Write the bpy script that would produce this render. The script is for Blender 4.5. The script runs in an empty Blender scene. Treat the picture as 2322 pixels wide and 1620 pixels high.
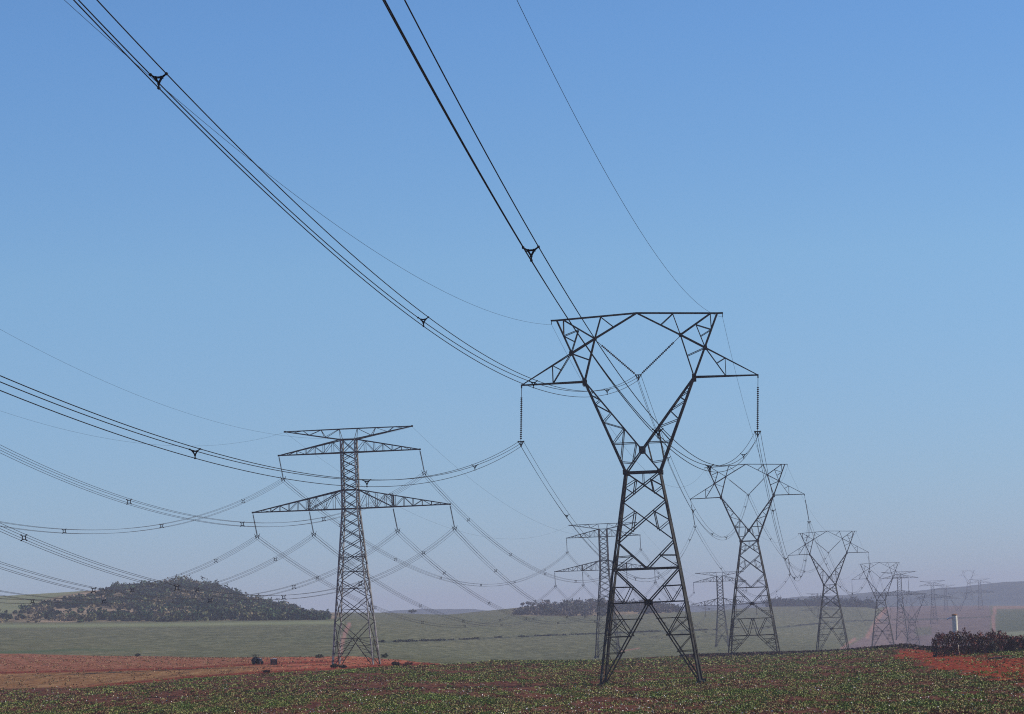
import bpy, math, random
import numpy as np
from mathutils import Vector, Matrix
R = math.radians
scene = bpy.context.scene
COL = scene.collection

# ------------------------------------------------------------------ camera, sky, sun, exposure
F = 7350.0; ROLL = R(2.2); PITCH = math.atan(590 / F)
cam_d = bpy.data.cameras.new('camera'); cam = bpy.data.objects.new('camera', cam_d); COL.objects.link(cam)
cam_d.sensor_fit = 'HORIZONTAL'; cam_d.sensor_width = 36.0; cam_d.lens = 36.0 * F / 2322.0
cam_d.clip_start = 0.5; cam_d.clip_end = 30000
cam.matrix_world = Matrix.Rotation(math.pi / 2 + PITCH, 4, 'X') @ Matrix.Rotation(-ROLL, 4, 'Z')
scene.camera = cam

SUN_EL, SUN_AZ = 38.0, 80.0            # azimuth clockwise from the view direction (+Y)
world = bpy.data.worlds.new("World"); scene.world = world; world.use_nodes = True
wn = world.node_tree.nodes; wl = world.node_tree.links; wn.clear()
sky = wn.new('ShaderNodeTexSky'); sky.sky_type = 'NISHITA'; sky.sun_disc = False
sky.sun_elevation = R(SUN_EL); sky.sun_rotation = R(SUN_AZ)
sky.altitude = 600; sky.air_density = 0.8; sky.dust_density = 0.05; sky.ozone_density = 2.6
bg = wn.new('ShaderNodeBackground'); bg.inputs['Strength'].default_value = 0.115
hs = wn.new('ShaderNodeHueSaturation'); hs.inputs['Saturation'].default_value = 1.08
hs.inputs['Hue'].default_value = 0.50
wo = wn.new('ShaderNodeOutputWorld')
wb = wn.new('ShaderNodeMix'); wb.data_type = 'RGBA'; wb.blend_type = 'MULTIPLY'; wb.inputs['Factor'].default_value = 1.0; wb.inputs[7].default_value = (.76, .92, 1.22, 1)  # white balance of the film
wl.new(sky.outputs[0], hs.inputs['Color']); wl.new(hs.outputs[0], wb.inputs[6]); 
tcw = wn.new('ShaderNodeTexCoord'); sxyz = wn.new('ShaderNodeSeparateXYZ'); wl.new(tcw.outputs['Generated'], sxyz.inputs[0])
er = wn.new('ShaderNodeValToRGB'); er.color_ramp.elements[0].position = 0.0; er.color_ramp.elements[0].color = (.60, .57, .66, 1)   # elevation ramp dims and greys the lowest sky
er.color_ramp.elements[1].position = 1.0; er.color_ramp.elements[1].color = (1, 1, .95, 1)
for p_, c_ in ((.04, (.75, .72, .70)), (.108, (1.02, .97, .80)), (.18, (1.0, 1.02, .90))):
    e_ = er.color_ramp.elements.new(p_); e_.color = (*c_, 1)
wb2 = wn.new('ShaderNodeMix'); wb2.data_type = 'RGBA'; wb2.blend_type = 'MULTIPLY'; wb2.inputs['Factor'].default_value = 1.0
wl.new(sxyz.outputs['Z'], er.inputs[0]); wl.new(wb.outputs[2], wb2.inputs[6]); wl.new(er.outputs[0], wb2.inputs[7]); wl.new(wb2.outputs[2], bg.inputs['Color']); wl.new(bg.outputs[0], wo.inputs['Surface'])

sl = bpy.data.lights.new('sun', 'SUN'); sl.energy = 4.2; sl.angle = R(0.5); sl.color = (1.0, 0.94, 0.84)
sun = bpy.data.objects.new('sun', sl); COL.objects.link(sun)
sdir = Vector((math.sin(R(SUN_AZ)) * math.cos(R(SUN_EL)), math.cos(R(SUN_AZ)) * math.cos(R(SUN_EL)), math.sin(R(SUN_EL))))
sun.rotation_euler = sdir.to_track_quat('Z', 'Y').to_euler(); sun.location = (100, 100, 200)
scene.view_settings.view_transform = 'Standard'; scene.view_settings.look = 'None'
scene.view_settings.exposure = 0.0; scene.view_settings.gamma = 1.0
scene.cycles.max_bounces = 6; scene.cycles.volume_bounces = 0; scene.cycles.filter_width = 1.1
scene.cycles.use_denoising = False; scene.cycles.use_adaptive_sampling = False

# ------------------------------------------------------------------ measuring helpers
_c, _s, _cp, _sp = math.cos(ROLL), math.sin(ROLL), math.cos(PITCH), math.sin(PITCH)
def ray(x, y):
    a = x - 1161.0; b = 810.0 - y
    a2 = a * _c + b * _s; b2 = -a * _s + b * _c
    return np.array([a2, F * _cp - b2 * _sp, F * _sp + b2 * _cp])
def P(x, y, d):
    r = ray(x, y); return r * d / r[1]
def survey(X, Y, Z):                   # world -> bearing chart used to lay out field boundaries
    f = Y * _cp + Z * _sp; b2 = (-Y * _sp + Z * _cp) / f * F; a2 = X / f * F
    a = a2 * _c - b2 * _s; b = a2 * _s + b2 * _c
    return 1161.0 + a, 810.0 - b

def vnoise(x, y, seed=0):
    x = np.asarray(x, float); y = np.asarray(y, float)
    xi = np.floor(x).astype(np.int64); yi = np.floor(y).astype(np.int64)
    fx = x - xi; fy = y - yi; fx = fx * fx * (3 - 2 * fx); fy = fy * fy * (3 - 2 * fy)
    def h(i, j):
        n = (i * 374761393 + j * 668265263 + seed * 1442695041) & 0x7fffffff
        n = ((n ^ (n >> 13)) * 1274126177) & 0x7fffffff
        return ((n ^ (n >> 16)) & 0xffff) / 65535.0
    return (h(xi, yi) * (1 - fx) + h(xi + 1, yi) * fx) * (1 - fy) + (h(xi, yi + 1) * (1 - fx) + h(xi + 1, yi + 1) * fx) * fy
def fbm(x, y, seed=0, o=3):
    r = 0; a = .5; t = 0
    for k in range(o):
        r = r + a * vnoise(np.asarray(x) * 2 ** k, np.asarray(y) * 2 ** k, seed + k); t += a; a *= .5
    return r / t
def sstep(a, b, x):
    t = np.clip((np.asarray(x, float) - a) / (b - a), 0, 1); return t * t * (3 - 2 * t)

# ------------------------------------------------------------------ terrain heights (metres above the eye, by distance and bearing column)
KN = [
 (0,    [(0, -1.7)]),
 (60,   [(0, -4.0)]),
 (170,  [(0, -7.3)]),
 (350,  [(0, -7.0), (400, -6.9), (800, -6.9), (1160, -7.4), (1475, -7.72), (1750, -7.8), (2050, -7.3), (2322, -6.9)]),
 (450,  [(0, -6.5), (400, -6.3), (800, -6.3), (1160, -7.1), (1475, -8.2), (1750, -8.3), (2050, -7.4), (2322, -6.85)]),
 (520,  [(0, -5.8), (400, -5.8), (800, -6.2), (1160, -7.3), (1475, -8.5), (1750, -8.7), (2050, -7.7), (2322, -8.5)]),
 (600,  [(0, -5.0), (400, -5.4), (800, -6.1), (1160, -8.0), (1475, -9.0), (1750, -9.2), (2050, -8.2), (2322, -11)]),
 (740,  [(0, -3.9), (400, -6.0), (800, -7.8), (1160, -11), (1475, -10.3), (1750, -10.5), (2050, -11), (2322, -13)]),
 (970,  [(0, -1.0), (400, -4.0), (800, -6.0), (1160, -13), (1369, -12.7), (1475, -13.2), (1750, -15), (2050, -16), (2322, -17)]),
 (1200, [(0, 2.6), (400, 0.4), (800, -1.5), (1160, -10), (1475, -13), (1750, -17), (2050, -18), (2322, -18)]),
 (1400, [(0, 5.5), (400, 3.6), (800, 1.5), (1160, -6.5), (1475, -12), (1750, -17), (2050, -21), (2322, -20)]),
 (1700, [(0, 15), (200, 15), (330, 15), (430, 14), (500, 12), (560, 9), (700, 4.5), (800, 3), (1160, -2.5), (1475, -7), (1750, -15), (2050, -26), (2322, -21)]),
 (2000, [(0, 24.9), (200, 26.1), (330, 26.0), (430, 25.6), (500, 21.2), (560, 14.1), (640, 9.8), (700, 6.2), (800, 5), (1160, 2.0), (1475, -2), (1750, -12), (2050, -29), (2322, -21)]),
 (2400, [(0, 14), (430, 14), (640, 7), (757, 8.6), (865, 7.2), (1014, 3.5), (1157, 6.5), (1250, 8.6), (1340, 8.8), (1468, 4.8), (1519, 1.5), (1600, -3), (1750, -6), (2050, -20), (2322, -16)]),
 (3000, [(0, 0), (757, 0), (1157, 0), (1519, -3), (1600, -1.2), (1750, 0.8), (1860, -0.6), (1965, -3.2), (2050, -10), (2322, -10)]),
 (3800, [(0, 0), (1157, -5), (1600, -8), (1860, -5), (1965, -4.6), (2050, -4.8), (2110, -5.2), (2230, -7.2), (2322, -9.3)]),
 (4600, [(0, -20)]), (7000, [(0, -20)]),
]
KD = np.array([k[0] for k in KN], float)
def terrain(X, Y):
    X = np.asarray(X, float); Y = np.asarray(Y, float)
    az = np.arctan2(X, Y); Rr = np.hypot(X, Y)
    azc = np.clip(az, -R(13), R(13)); d = Rr * np.cos(azc)
    xc = F * np.tan(azc) / _cp + 1185.6
    H = np.stack([np.interp(xc, [p[0] for p in k[1]], [p[1] for p in k[1]]) for k in KN], 0)
    # monotone-ish cubic along the distance
    i = np.clip(np.searchsorted(KD, d, side='right') - 1, 0, len(KD) - 2)
    def g(j): return np.take_along_axis(H, np.clip(j, 0, len(KD) - 1)[None, ...], 0)[0]
    def kd(j): return KD[np.clip(j, 0, len(KD) - 1)]
    def slope(j):
        dl = (g(j) - g(j - 1)) / np.maximum(kd(j) - kd(j - 1), 1e-6); dr = (g(j + 1) - g(j)) / np.maximum(kd(j + 1) - kd(j), 1e-6)
        m = np.where(dl * dr > 0, 2 * dl * dr / np.where(np.abs(dl + dr) < 1e-9, 1e-9, dl + dr), 0.0)
        return np.where((j <= 0) | (j >= len(KD) - 1), 0.0, m)
    h0, h1 = g(i), g(i + 1); m0, m1 = slope(i), slope(i + 1); w = kd(i + 1) - kd(i)
    t = np.clip((d - kd(i)) / w, 0, 1)
    z = (2 * t**3 - 3 * t**2 + 1) * h0 + (t**3 - 2 * t**2 + t) * w * m0 + (-2 * t**3 + 3 * t**2) * h1 + (t**3 - t**2) * w * m1
    z = z + (fbm(X / 35., Y / 60., 5) - .5) * np.clip(d / 900., 0, 1) * .5
    return z
def ground_z(X, Y): return float(terrain(np.array([X]), np.array([Y]))[0])
def hit(x, y, d0=200., d1=4200.):      # where a line of sight meets the ground
    r = ray(x, y); ds = np.exp(np.linspace(math.log(d0), math.log(d1), 4000))
    X = r[0] / r[1] * ds; Z = r[2] / r[1] * ds
    b = np.nonzero(terrain(X, ds) >= Z)[0]
    d = ds[b[0]] if len(b) else d1
    return np.array([r[0] / r[1] * d, d, ground_z(r[0] / r[1] * d, d)])

# ------------------------------------------------------------------ materials
def new_mat(name):
    m = bpy.data.materials.new(name); m.use_nodes = True
    b = m.node_tree.nodes['Principled BSDF']; return m, m.node_tree.nodes, m.node_tree.links, b
def noisy(name, c1, c2, scale, rough=.8, metal=0., spec=.3, detail=3.):
    m, n, l, b = new_mat(name)
    tc = n.new('ShaderNodeTexCoord'); nz = n.new('ShaderNodeTexNoise'); nz.inputs['Scale'].default_value = scale; nz.inputs['Detail'].default_value = detail
    rp = n.new('ShaderNodeValToRGB'); rp.color_ramp.elements[0].position = .35; rp.color_ramp.elements[1].position = .65
    rp.color_ramp.elements[0].color = (*c1, 1); rp.color_ramp.elements[1].color = (*c2, 1)
    l.new(tc.outputs['Object'], nz.inputs['Vector']); l.new(nz.outputs['Fac'], rp.inputs[0]); l.new(rp.outputs[0], b.inputs['Base Color'])
    b.inputs['Roughness'].default_value = rough; b.inputs['Metallic'].default_value = metal; b.inputs['Specular IOR Level'].default_value = spec
    return m
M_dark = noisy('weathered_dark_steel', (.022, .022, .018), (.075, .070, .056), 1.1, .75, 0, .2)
M_galv = noisy('galvanised_steel_lit', (.16, .155, .14), (.55, .52, .46), .9, .6, 0, .35)  # galvanised legs; sunlight from the right is put into the brighter base colour
M_dull = noisy('dull_steel', (.035, .035, .033), (.10, .095, .085), .8, .8, 0, .2)  # darker copy for braces and arms, set against the painted-lit legs
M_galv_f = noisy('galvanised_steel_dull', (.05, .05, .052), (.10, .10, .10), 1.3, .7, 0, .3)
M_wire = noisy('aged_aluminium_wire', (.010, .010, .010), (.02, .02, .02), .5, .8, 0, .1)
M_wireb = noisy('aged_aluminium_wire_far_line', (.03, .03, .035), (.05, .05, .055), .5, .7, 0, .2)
M_ins = noisy('dark_glazed_porcelain', (.02, .016, .014), (.05, .04, .035), 2., .5, 0, .3)
M_conc = noisy('pale_painted_concrete', (.80, .73, .56), (.92, .86, .70), 2.5, .8)
M_rust = noisy('rusty_steel', (.20, .09, .05), (.34, .17, .09), 6., .8)
M_black = noisy('dull_black_metal', (.012, .014, .02), (.03, .035, .04), 4., .6)
M_rubber = noisy('black_rubber', (.012, .012, .012), (.022, .02, .02), 6., .9)
M_white = noisy('white_paint', (.65, .65, .63), (.8, .8, .8), 5., .5)
M_trunk = noisy('bark', (.06, .05, .04), (.12, .09, .07), 3., .9)

def tint_mat(name, rough=.7, transl=0.0, jitter=.25, scale=1.0):
    m, n, l, b = new_mat(name)
    at = n.new('ShaderNodeAttribute'); at.attribute_name = 'tint'
    tc = n.new('ShaderNodeTexCoord'); nz = n.new('ShaderNodeTexNoise'); nz.inputs['Scale'].default_value = scale
    mr = n.new('ShaderNodeMapRange'); mr.inputs['To Min'].default_value = 1 - jitter; mr.inputs['To Max'].default_value = 1 + jitter
    mx = n.new('ShaderNodeVectorMath'); mx.operation = 'SCALE'
    l.new(tc.outputs['Object'], nz.inputs['Vector']); l.new(nz.outputs['Fac'], mr.inputs['Value'])
    l.new(at.outputs['Color'], mx.inputs[0]); l.new(mr.outputs[0], mx.inputs['Scale']); l.new(mx.outputs[0], b.inputs['Base Color'])
    b.inputs['Roughness'].default_value = rough; b.inputs['Specular IOR Level'].default_value = .15
    return m
M_leaf = tint_mat('crop_leaves', .6, jitter=.3, scale=.5)
M_tree = tint_mat('tree_leaves', .8, jitter=.3, scale=.3)

# ------------------------------------------------------------------ mesh + object helpers
def tag(o, label=None, cat=None, group=None, kind=None):
    if label: o['label'] = label
    if cat: o['category'] = cat
    if group: o['group'] = group
    if kind: o['kind'] = kind
    return o
def empty(name, loc, rz=0.):
    o = bpy.data.objects.new(name, None); COL.objects.link(o); o.location = Vector(loc); o.rotation_euler = (0, 0, rz); o.empty_display_size = .5
    return o
class MB:
    def __init__(s): s.v = []; s.f = []; s.cur = 0; s.mi = {}
    def use(s, k): s.mi[len(s.f)] = k
    def beam(s, a, b, w, w2=None):
        a = Vector(a); b = Vector(b); d = b - a
        if d.length < 1e-5: return
        q = d.to_track_quat('Z', 'Y'); h = w / 2; h2 = (w2 or w) / 2; n = len(s.v)
        for p, k in ((a, h), (b, h2)):
            for x, y in ((-k, -k), (k, -k), (k, k), (-k, k)): s.v.append(p + q @ Vector((x, y, 0)))
        s.f += [(n, n+3, n+2, n+1), (n+4, n+5, n+6, n+7)] + [(n+i, n+(i+1) % 4, n+4+(i+1) % 4, n+4+i) for i in range(4)]
    def angle(s, a, b, w):              # L-section steel angle, two plates
        a = Vector(a); b = Vector(b); d = b - a
        if d.length < 1e-5: return
        q = d.to_track_quat('Z', 'Y'); t = w * .22
        prof = [(-w/2, -w/2), (w/2, -w/2), (w/2, -w/2+t), (-w/2+t, -w/2+t), (-w/2+t, w/2), (-w/2, w/2)]
        n = len(s.v)
        for p in (a, b):
            for x, y in prof: s.v.append(p + q @ Vector((x, y, 0)))
        s.f += [(n+5, n+4, n+3, n+2, n+1, n), tuple(range(n+6, n+12))] + [(n+i, n+(i+1) % 6, n+6+(i+1) % 6, n+6+i) for i in range(6)]
    def box(s, c, sx, sy, sz, rot=None):
        n = len(s.v); c = Vector(c)
        for z in (-.5, .5):
            for x, y in ((-.5, -.5), (.5, -.5), (.5, .5), (-.5, .5)):
                p = Vector((x*sx, y*sy, z*sz)); s.v.append(c + (rot @ p if rot else p))
        s.f += [(n, n+3, n+2, n+1), (n+4, n+5, n+6, n+7)] + [(n+i, n+(i+1) % 4, n+4+(i+1) % 4, n+4+i) for i in range(4)]
    def lathe(s, a, b, prof, seg=8):     # prof: (t along a-b, radius)
        a = Vector(a); b = Vector(b); q = (b - a).to_track_quat('Z', 'Y'); n = len(s.v)
        for t, r in prof:
            for k in range(seg):
                an = 2 * math.pi * k / seg; s.v.append(a.lerp(b, t) + q @ Vector((r*math.cos(an), r*math.sin(an), 0)))
        for i in range(len(prof) - 1):
            for k in range(seg):
                s.f.append((n+i*seg+k, n+i*seg+(k+1) % seg, n+(i+1)*seg+(k+1) % seg, n+(i+1)*seg+k))
        s.f.append(tuple(n + k for k in range(seg))[::-1]); s.f.append(tuple(n + (len(prof)-1)*seg + k for k in range(seg)))
    def tube(s, pts, r, seg=6):
        n = len(s.v); m = len(pts)
        for i, p in enumerate(pts):
            d = Vector(pts[min(i+1, m-1)]) - Vector(pts[max(i-1, 0)]); q = d.to_track_quat('Z', 'Y')
            for k in range(seg):
                an = 2 * math.pi * k / seg; s.v.append(Vector(p) + q @ Vector((r*math.cos(an), r*math.sin(an), 0)))
        for i in range(m - 1):
            for k in range(seg): s.f.append((n+i*seg+k, n+i*seg+(k+1) % seg, n+(i+1)*seg+(k+1) % seg, n+(i+1)*seg+k))
        s.f.append(tuple(n + k for k in range(seg))[::-1]); s.f.append(tuple(n + (m-1)*seg + k for k in range(seg)))
    def build(s, name, mat, parent=None, smooth=False):
        me = bpy.data.meshes.new(name); me.from_pydata([tuple(v) for v in s.v], [], s.f); me.materials.append(mat)
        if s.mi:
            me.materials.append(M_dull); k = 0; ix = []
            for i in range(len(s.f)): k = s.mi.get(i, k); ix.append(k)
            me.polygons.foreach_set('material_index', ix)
        if smooth: me.polygons.foreach_set('use_smooth', [True] * len(me.polygons))
        me.update(); o = bpy.data.objects.new(name, me); COL.objects.link(o)
        if parent: o.parent = parent
        return o
def copy_tree(o, parent=None):
    c = o.copy(); COL.objects.link(c); c.parent = parent
    for ch in list(o.children): copy_tree(ch, c)
    return c
def quads_mesh(name, V, C, mat, nper=4):  # V (n,nper,3) loose leaf faces; C (n,3) colour of each leaf
    n = len(V); me = bpy.data.meshes.new(name)
    me.vertices.add(n*nper); me.vertices.foreach_set('co', np.ascontiguousarray(V, dtype=np.float32).ravel())
    me.loops.add(n*nper); me.loops.foreach_set('vertex_index', np.arange(n*nper, dtype=np.int32))
    me.polygons.add(n); me.polygons.foreach_set('loop_start', np.arange(0, n*nper, nper, dtype=np.int32))
    me.polygons.foreach_set('loop_total', np.full(n, nper, dtype=np.int32)); me.update(calc_edges=True)
    at = me.attributes.new('tint', 'FLOAT_COLOR', 'POINT')
    cc = np.ones((n, nper, 4), np.float32); cc[:, :, :3] = C[:, None, :]; at.data.foreach_set('color', cc.ravel())
    me.materials.append(mat); o = bpy.data.objects.new(name, me); COL.objects.link(o); return o

# ------------------------------------------------------------------ ground sheet
rng = np.random.default_rng(7)
azs = np.unique(np.concatenate([np.arange(-180, -13, 3.), np.arange(-13, -10.2, .25), np.arange(-10.2, 10.2, .03), np.arange(10.2, 13, .25), np.arange(13, 180.1, 3.)]))
ds = np.concatenate([[.5, 5, 12, 20, 30, 40, 50, 60, 75, 90, 110, 130, 150], np.exp(np.arange(math.log(165), math.log(760), .007)), np.exp(np.arange(math.log(762), math.log(4300), .012)), np.exp(np.arange(math.log(4350), math.log(7000), .1))])
AZ, DS = np.meshgrid(np.radians(azs), ds)
azc = np.clip(AZ, -R(13), R(13)); RR = DS / np.cos(azc)
GX = RR * np.sin(AZ); GY = RR * np.cos(AZ); GZ = terrain(GX, GY)
near = (DS > 60) & (DS < 800)
GZ = GZ + np.where(near, (vnoise(GX / .9, GY / 3., 11) - .5) * .10, 0)
nr, nc = GX.shape
fy = np.where(GY > 20, GY, 1e9)
PX, PY = survey(GX, fy, GZ)
infront = (GY > 20)
AZd = np.degrees(AZ)
PX = np.where(infront & (np.abs(AZd) < 25), PX, np.where(AZ < 0, -500, 2800))
PY = np.where(infront & (np.abs(AZd) < 25), PY, 1500)
def line(px, pts): return np.interp(px, [p[0] for p in pts], [p[1] for p in pts])
wob = lambda s, a: (fbm(GX / s, GY / (s * 2), 21) - .5) * a
# zones, each laid out as a real field boundary on the ground
edge = line(PX, [(-200, 1570), (0, 1562), (183, 1560.5), (300, 1552), (418, 1540), (536, 1532), (596, 1528), (745, 1520.5), (865, 1512), (993, 1508), (1100, 1502)])
field = np.where(DS < 760, np.where(PX < 1120, sstep(-1.2, 1.2, PY - edge + wob(6, 4)), 1.0), 0)
field = np.where(DS < 300, 1.0, field)
stripd = line(PX, [(-300, 745), (0, 740), (400, 740), (800, 620), (1000, 500), (1050, 440)])
strip = np.where(field > .99, 0, (1 - field) * (1 - sstep(-6, 6, DS - stripd + wob(12, 30)))) * (PX < 1060)
rut1 = line(PX, [(-200, 1526), (0, 1526), (183, 1522), (300, 1519), (418, 1516), (536, 1509), (600, 1506), (700, 1502), (760, 1501)])
rut2 = edge - 3
rut = np.maximum(np.exp(-((PY - rut1) / 2.4) ** 2) * (PX < 770), np.exp(-((PY - rut2) / 3.0) ** 2) * sstep(60, 300, PX)) * strip
tread = sstep(520, 700, PX) * strip      # the strip turns to redder bare soil towards the pylon
def poly_d(pts):                          # soft inside-test of a convex polygon (chart coordinates)
    m = np.full(PX.shape, 1e9)
    for i in range(len(pts)):
        (x0, y0), (x1, y1) = pts[i], pts[(i+1) % len(pts)]; L = math.hypot(x1-x0, y1-y0)
        m = np.minimum(m, ((x1-x0)*(PY-y0) - (y1-y0)*(PX-x0)) / L)
    return m
near_m = (DS < 700)
red = sstep(-3, 3, poly_d([(2045, 1477), (2135, 1473), (2330, 1502), (2500, 1520), (2500, 1570), (2330, 1548), (2140, 1514), (2040, 1490)]) + wob(2.5, 30) + 3) * near_m
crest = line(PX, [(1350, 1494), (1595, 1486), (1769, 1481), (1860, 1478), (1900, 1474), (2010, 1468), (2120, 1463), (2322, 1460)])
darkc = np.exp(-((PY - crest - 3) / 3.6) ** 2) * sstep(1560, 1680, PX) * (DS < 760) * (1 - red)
cane = np.where((DS >= 440) & (field < .5), 1 - strip, 0)
hb = line(PX, [(-200, 1414), (0, 1414), (298, 1412), (397, 1410), (563, 1408), (760, 1406), (790, 1380)])
hilld = (DS > 1300) * (DS < 2450) * (PX < 790) * sstep(0, 4, hb - PY)
meadow = hilld * (1 - sstep(-10, 14, PX - line(PY, [(1335, 215), (1350, 150), (1362, 110), (1380, 60), (1395, 20), (1405, -60)]) + wob(60, 40)))
midhill = (DS > 1900) * (DS < 2500) * sstep(1150, 1190, PX) * (1 - sstep(1490, 1540, PX)) * sstep(0, 4, line(PX, [(1150, 1398), (1300, 1399), (1540, 1392)]) - PY)
def track(pts, w):
    m = np.full(PX.shape, 1e9)
    for (x0, y0), (x1, y1) in zip(pts[:-1], pts[1:]):
        L2 = (x1-x0)**2 + (y1-y0)**2; t = np.clip(((PX-x0)*(x1-x0) + (PY-y0)*(y1-y0)) / L2, 0, 1)
        m = np.minimum(m, np.hypot(PX - x0 - t*(x1-x0), PY - y0 - t*(y1-y0)))
    return 1 - sstep(w*.7, w*1.25, m)
far_m = (DS > 700)
trk = np.maximum.reduce([track([(2013, 1376), (1998, 1394), (1984, 1415), (1966, 1445)], 4.2), track([(1939, 1449), (1926, 1458), (1908, 1472)], 3.2),
    track([(2256, 1380), (2252, 1406), (2253, 1440)], 3.8), .7 * track([(2254, 1378), (2330, 1377), (2420, 1378)], 3.6),
    track([(792, 1416), (782, 1437), (774, 1466), (771, 1490)], 4.5), track([(1450, 1470), (1405, 1478)], 1.2)]) * far_m * (1 - field)
plow = sstep(-3, 3, poly_d([(2012, 1372), (2246, 1372), (2246, 1465), (1950, 1490), (1968, 1445)]) + wob(60, 5)) * far_m * .85
plow = np.maximum(plow, sstep(-2, 2, poly_d([(1958, 1446), (2130, 1440), (2130, 1480), (1900, 1480)])) * far_m * .9)
plow = plow * (1 - .75 * sstep(-2, 2, poly_d([(2075, 1424), (2112, 1422), (2112, 1440), (2075, 1442)])))
pale = np.clip(np.exp(-((PY - line(PX, [(0, 1420), (300, 1418), (760, 1412)])) / 4.) ** 2) * (PX < 780) * far_m + sstep(-2, 3, poly_d([(2262, 1434), (2330, 1430), (2450, 1430), (2450, 1450), (2262, 1450)])) * far_m, 0, 1)
dk = np.clip(np.exp(-((PY - line(PX, [(0, 1480), (90, 1478), (170, 1474)])) / 3.) ** 2) * (PX < 330) * (1 - sstep(60, 320, PX) * .7) * far_m
    + sstep(-2, 2, poly_d([(2262, 1388), (2450, 1386), (2450, 1430), (2262, 1432)])) * far_m * .5, 0, 1)
furr = np.exp(-((PY - line(PX, [(860, 1456.5), (990, 1453), (1200, 1444), (1352, 1438), (1480, 1433), (1640, 1428), (1760, 1424), (1910, 1410), (2000, 1407), (2120, 1404), (2250, 1399)])) / 1.3) ** 2) * (PX > 850) * (PX < 2255) * far_m * (.45 + .55 * (vnoise(PX / 7, PX * 0, 3) > .35))

low = sstep(-1, 3, PY - rut1) * strip * (1 - tread)
me = bpy.data.meshes.new('ground')
me.vertices.add(nr*nc); me.vertices.foreach_set('co', np.stack([GX, GY, GZ], -1).astype(np.float32).ravel())
I = np.arange(nr*nc, dtype=np.int32).reshape(nr, nc)
q = np.stack([I[:-1, :-1], I[:-1, 1:], I[1:, 1:], I[1:, :-1]], -1).reshape(-1, 4)[:, ::-1]
me.loops.add(q.size); me.loops.foreach_set('vertex_index', np.ascontiguousarray(q).ravel())
me.polygons.add(len(q)); me.polygons.foreach_set('loop_start', np.arange(0, q.size, 4, dtype=np.int32)); me.polygons.foreach_set('loop_total', np.full(len(q), 4, np.int32))
me.polygons.foreach_set('use_smooth', np.ones(len(q), bool)); me.update(calc_edges=True)
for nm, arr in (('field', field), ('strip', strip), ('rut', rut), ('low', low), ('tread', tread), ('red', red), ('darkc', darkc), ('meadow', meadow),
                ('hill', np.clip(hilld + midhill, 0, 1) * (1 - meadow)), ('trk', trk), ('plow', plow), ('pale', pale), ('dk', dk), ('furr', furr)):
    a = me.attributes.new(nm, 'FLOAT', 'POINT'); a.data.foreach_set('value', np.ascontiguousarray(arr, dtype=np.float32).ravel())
m, n, l, b = new_mat('farmland_soil_and_crops')
b.inputs['Roughness'].default_value = .95; b.inputs['Specular IOR Level'].default_value = .05
geo = n.new('ShaderNodeNewGeometry')
def nz(sx, sy, sz=1.0, detail=4., rough=.6):
    mp = n.new('ShaderNodeMapping'); mp.inputs['Scale'].default_value = (sx, sy, sz); t = n.new('ShaderNodeTexNoise')
    t.inputs['Scale'].default_value = 1.0; t.inputs['Detail'].default_value = detail; t.inputs['Roughness'].default_value = rough
    l.new(geo.outputs['Position'], mp.inputs['Vector']); l.new(mp.outputs[0], t.inputs['Vector']); return t.outputs['Fac']
def ramp(fac, stops):
    r = n.new('ShaderNodeValToRGB'); e = r.color_ramp.elements
    e[0].position, e[0].color = stops[0][0], (*stops[0][1], 1); e[1].position, e[1].color = stops[-1][0], (*stops[-1][1], 1)
    for p, c in stops[1:-1]:
        x = e.new(p); x.color = (*c, 1)
    l.new(fac, r.inputs[0]); return r.outputs[0]
def mix(fac, a, c, is_attr=True, mul=None):
    x = n.new('ShaderNodeMix'); x.data_type = 'RGBA'
    if isinstance(fac, str):
        at = n.new('ShaderNodeAttribute'); at.attribute_name = fac; fac = at.outputs['Fac']
    if mul is not None:
        mm = n.new('ShaderNodeMath'); mm.operation = 'MULTIPLY'; l.new(fac, mm.inputs[0]); l.new(mul, mm.inputs[1]); fac = mm.outputs[0]
    l.new(fac, x.inputs['Factor']); l.new(a, x.inputs[6]); l.new(c, x.inputs[7]); return x.outputs[2]
n_cane = nz(.30, .06, .3, 6, .7); n_big = nz(.012, .004, .01, 3)
c_cane = mix(nz(.01, .003, .01, 3), ramp(n_cane, [(.25, (.045, .055, .022)), (.5, (.095, .105, .050)), (.75, (.20, .20, .105))]), ramp(n_cane, [(.25, (.065, .060, .030)), (.5, (.125, .115, .062)), (.75, (.22, .19, .11))]))
c_field = ramp(nz(1.6, .22, 1, 5, .7), [(.3, (.045, .013, .007)), (.5, (.10, .032, .016)), (.68, (.21, .095, .052))])
c_strip = ramp(nz(.9, .12, .5, 5, .7), [(.28, (.12, .036, .016)), (.5, (.24, .085, .042)), (.72, (.36, .18, .10))])
c_tread = ramp(nz(.6, .08, .5, 4), [(.3, (.22, .045, .025)), (.6, (.38, .12, .06)), (.8, (.42, .22, .12))])
c_rut = ramp(nz(.8, .1, .5, 3), [(.3, (.11, .014, .006)), (.7, (.22, .036, .015))])
c_red = ramp(nz(1.5, .25, 1, 5, .7), [(.3, (.09, .013, .004)), (.52, (.24, .036, .011)), (.72, (.40, .11, .04))])
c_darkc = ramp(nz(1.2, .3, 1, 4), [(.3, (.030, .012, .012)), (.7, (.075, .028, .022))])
c_mead = ramp(nz(.05, .012, .05, 4), [(.3, (.15, .17, .08)), (.7, (.24, .23, .12))])
c_hill = ramp(nz(.05, .02, .05, 4), [(.3, (.09, .08, .04)), (.5, (.22, .16, .09)), (.7, (.38, .26, .17))])
c_trk = ramp(nz(.1, .04, .1, 3), [(.3, (.23, .115, .085)), (.7, (.33, .19, .14))])
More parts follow.
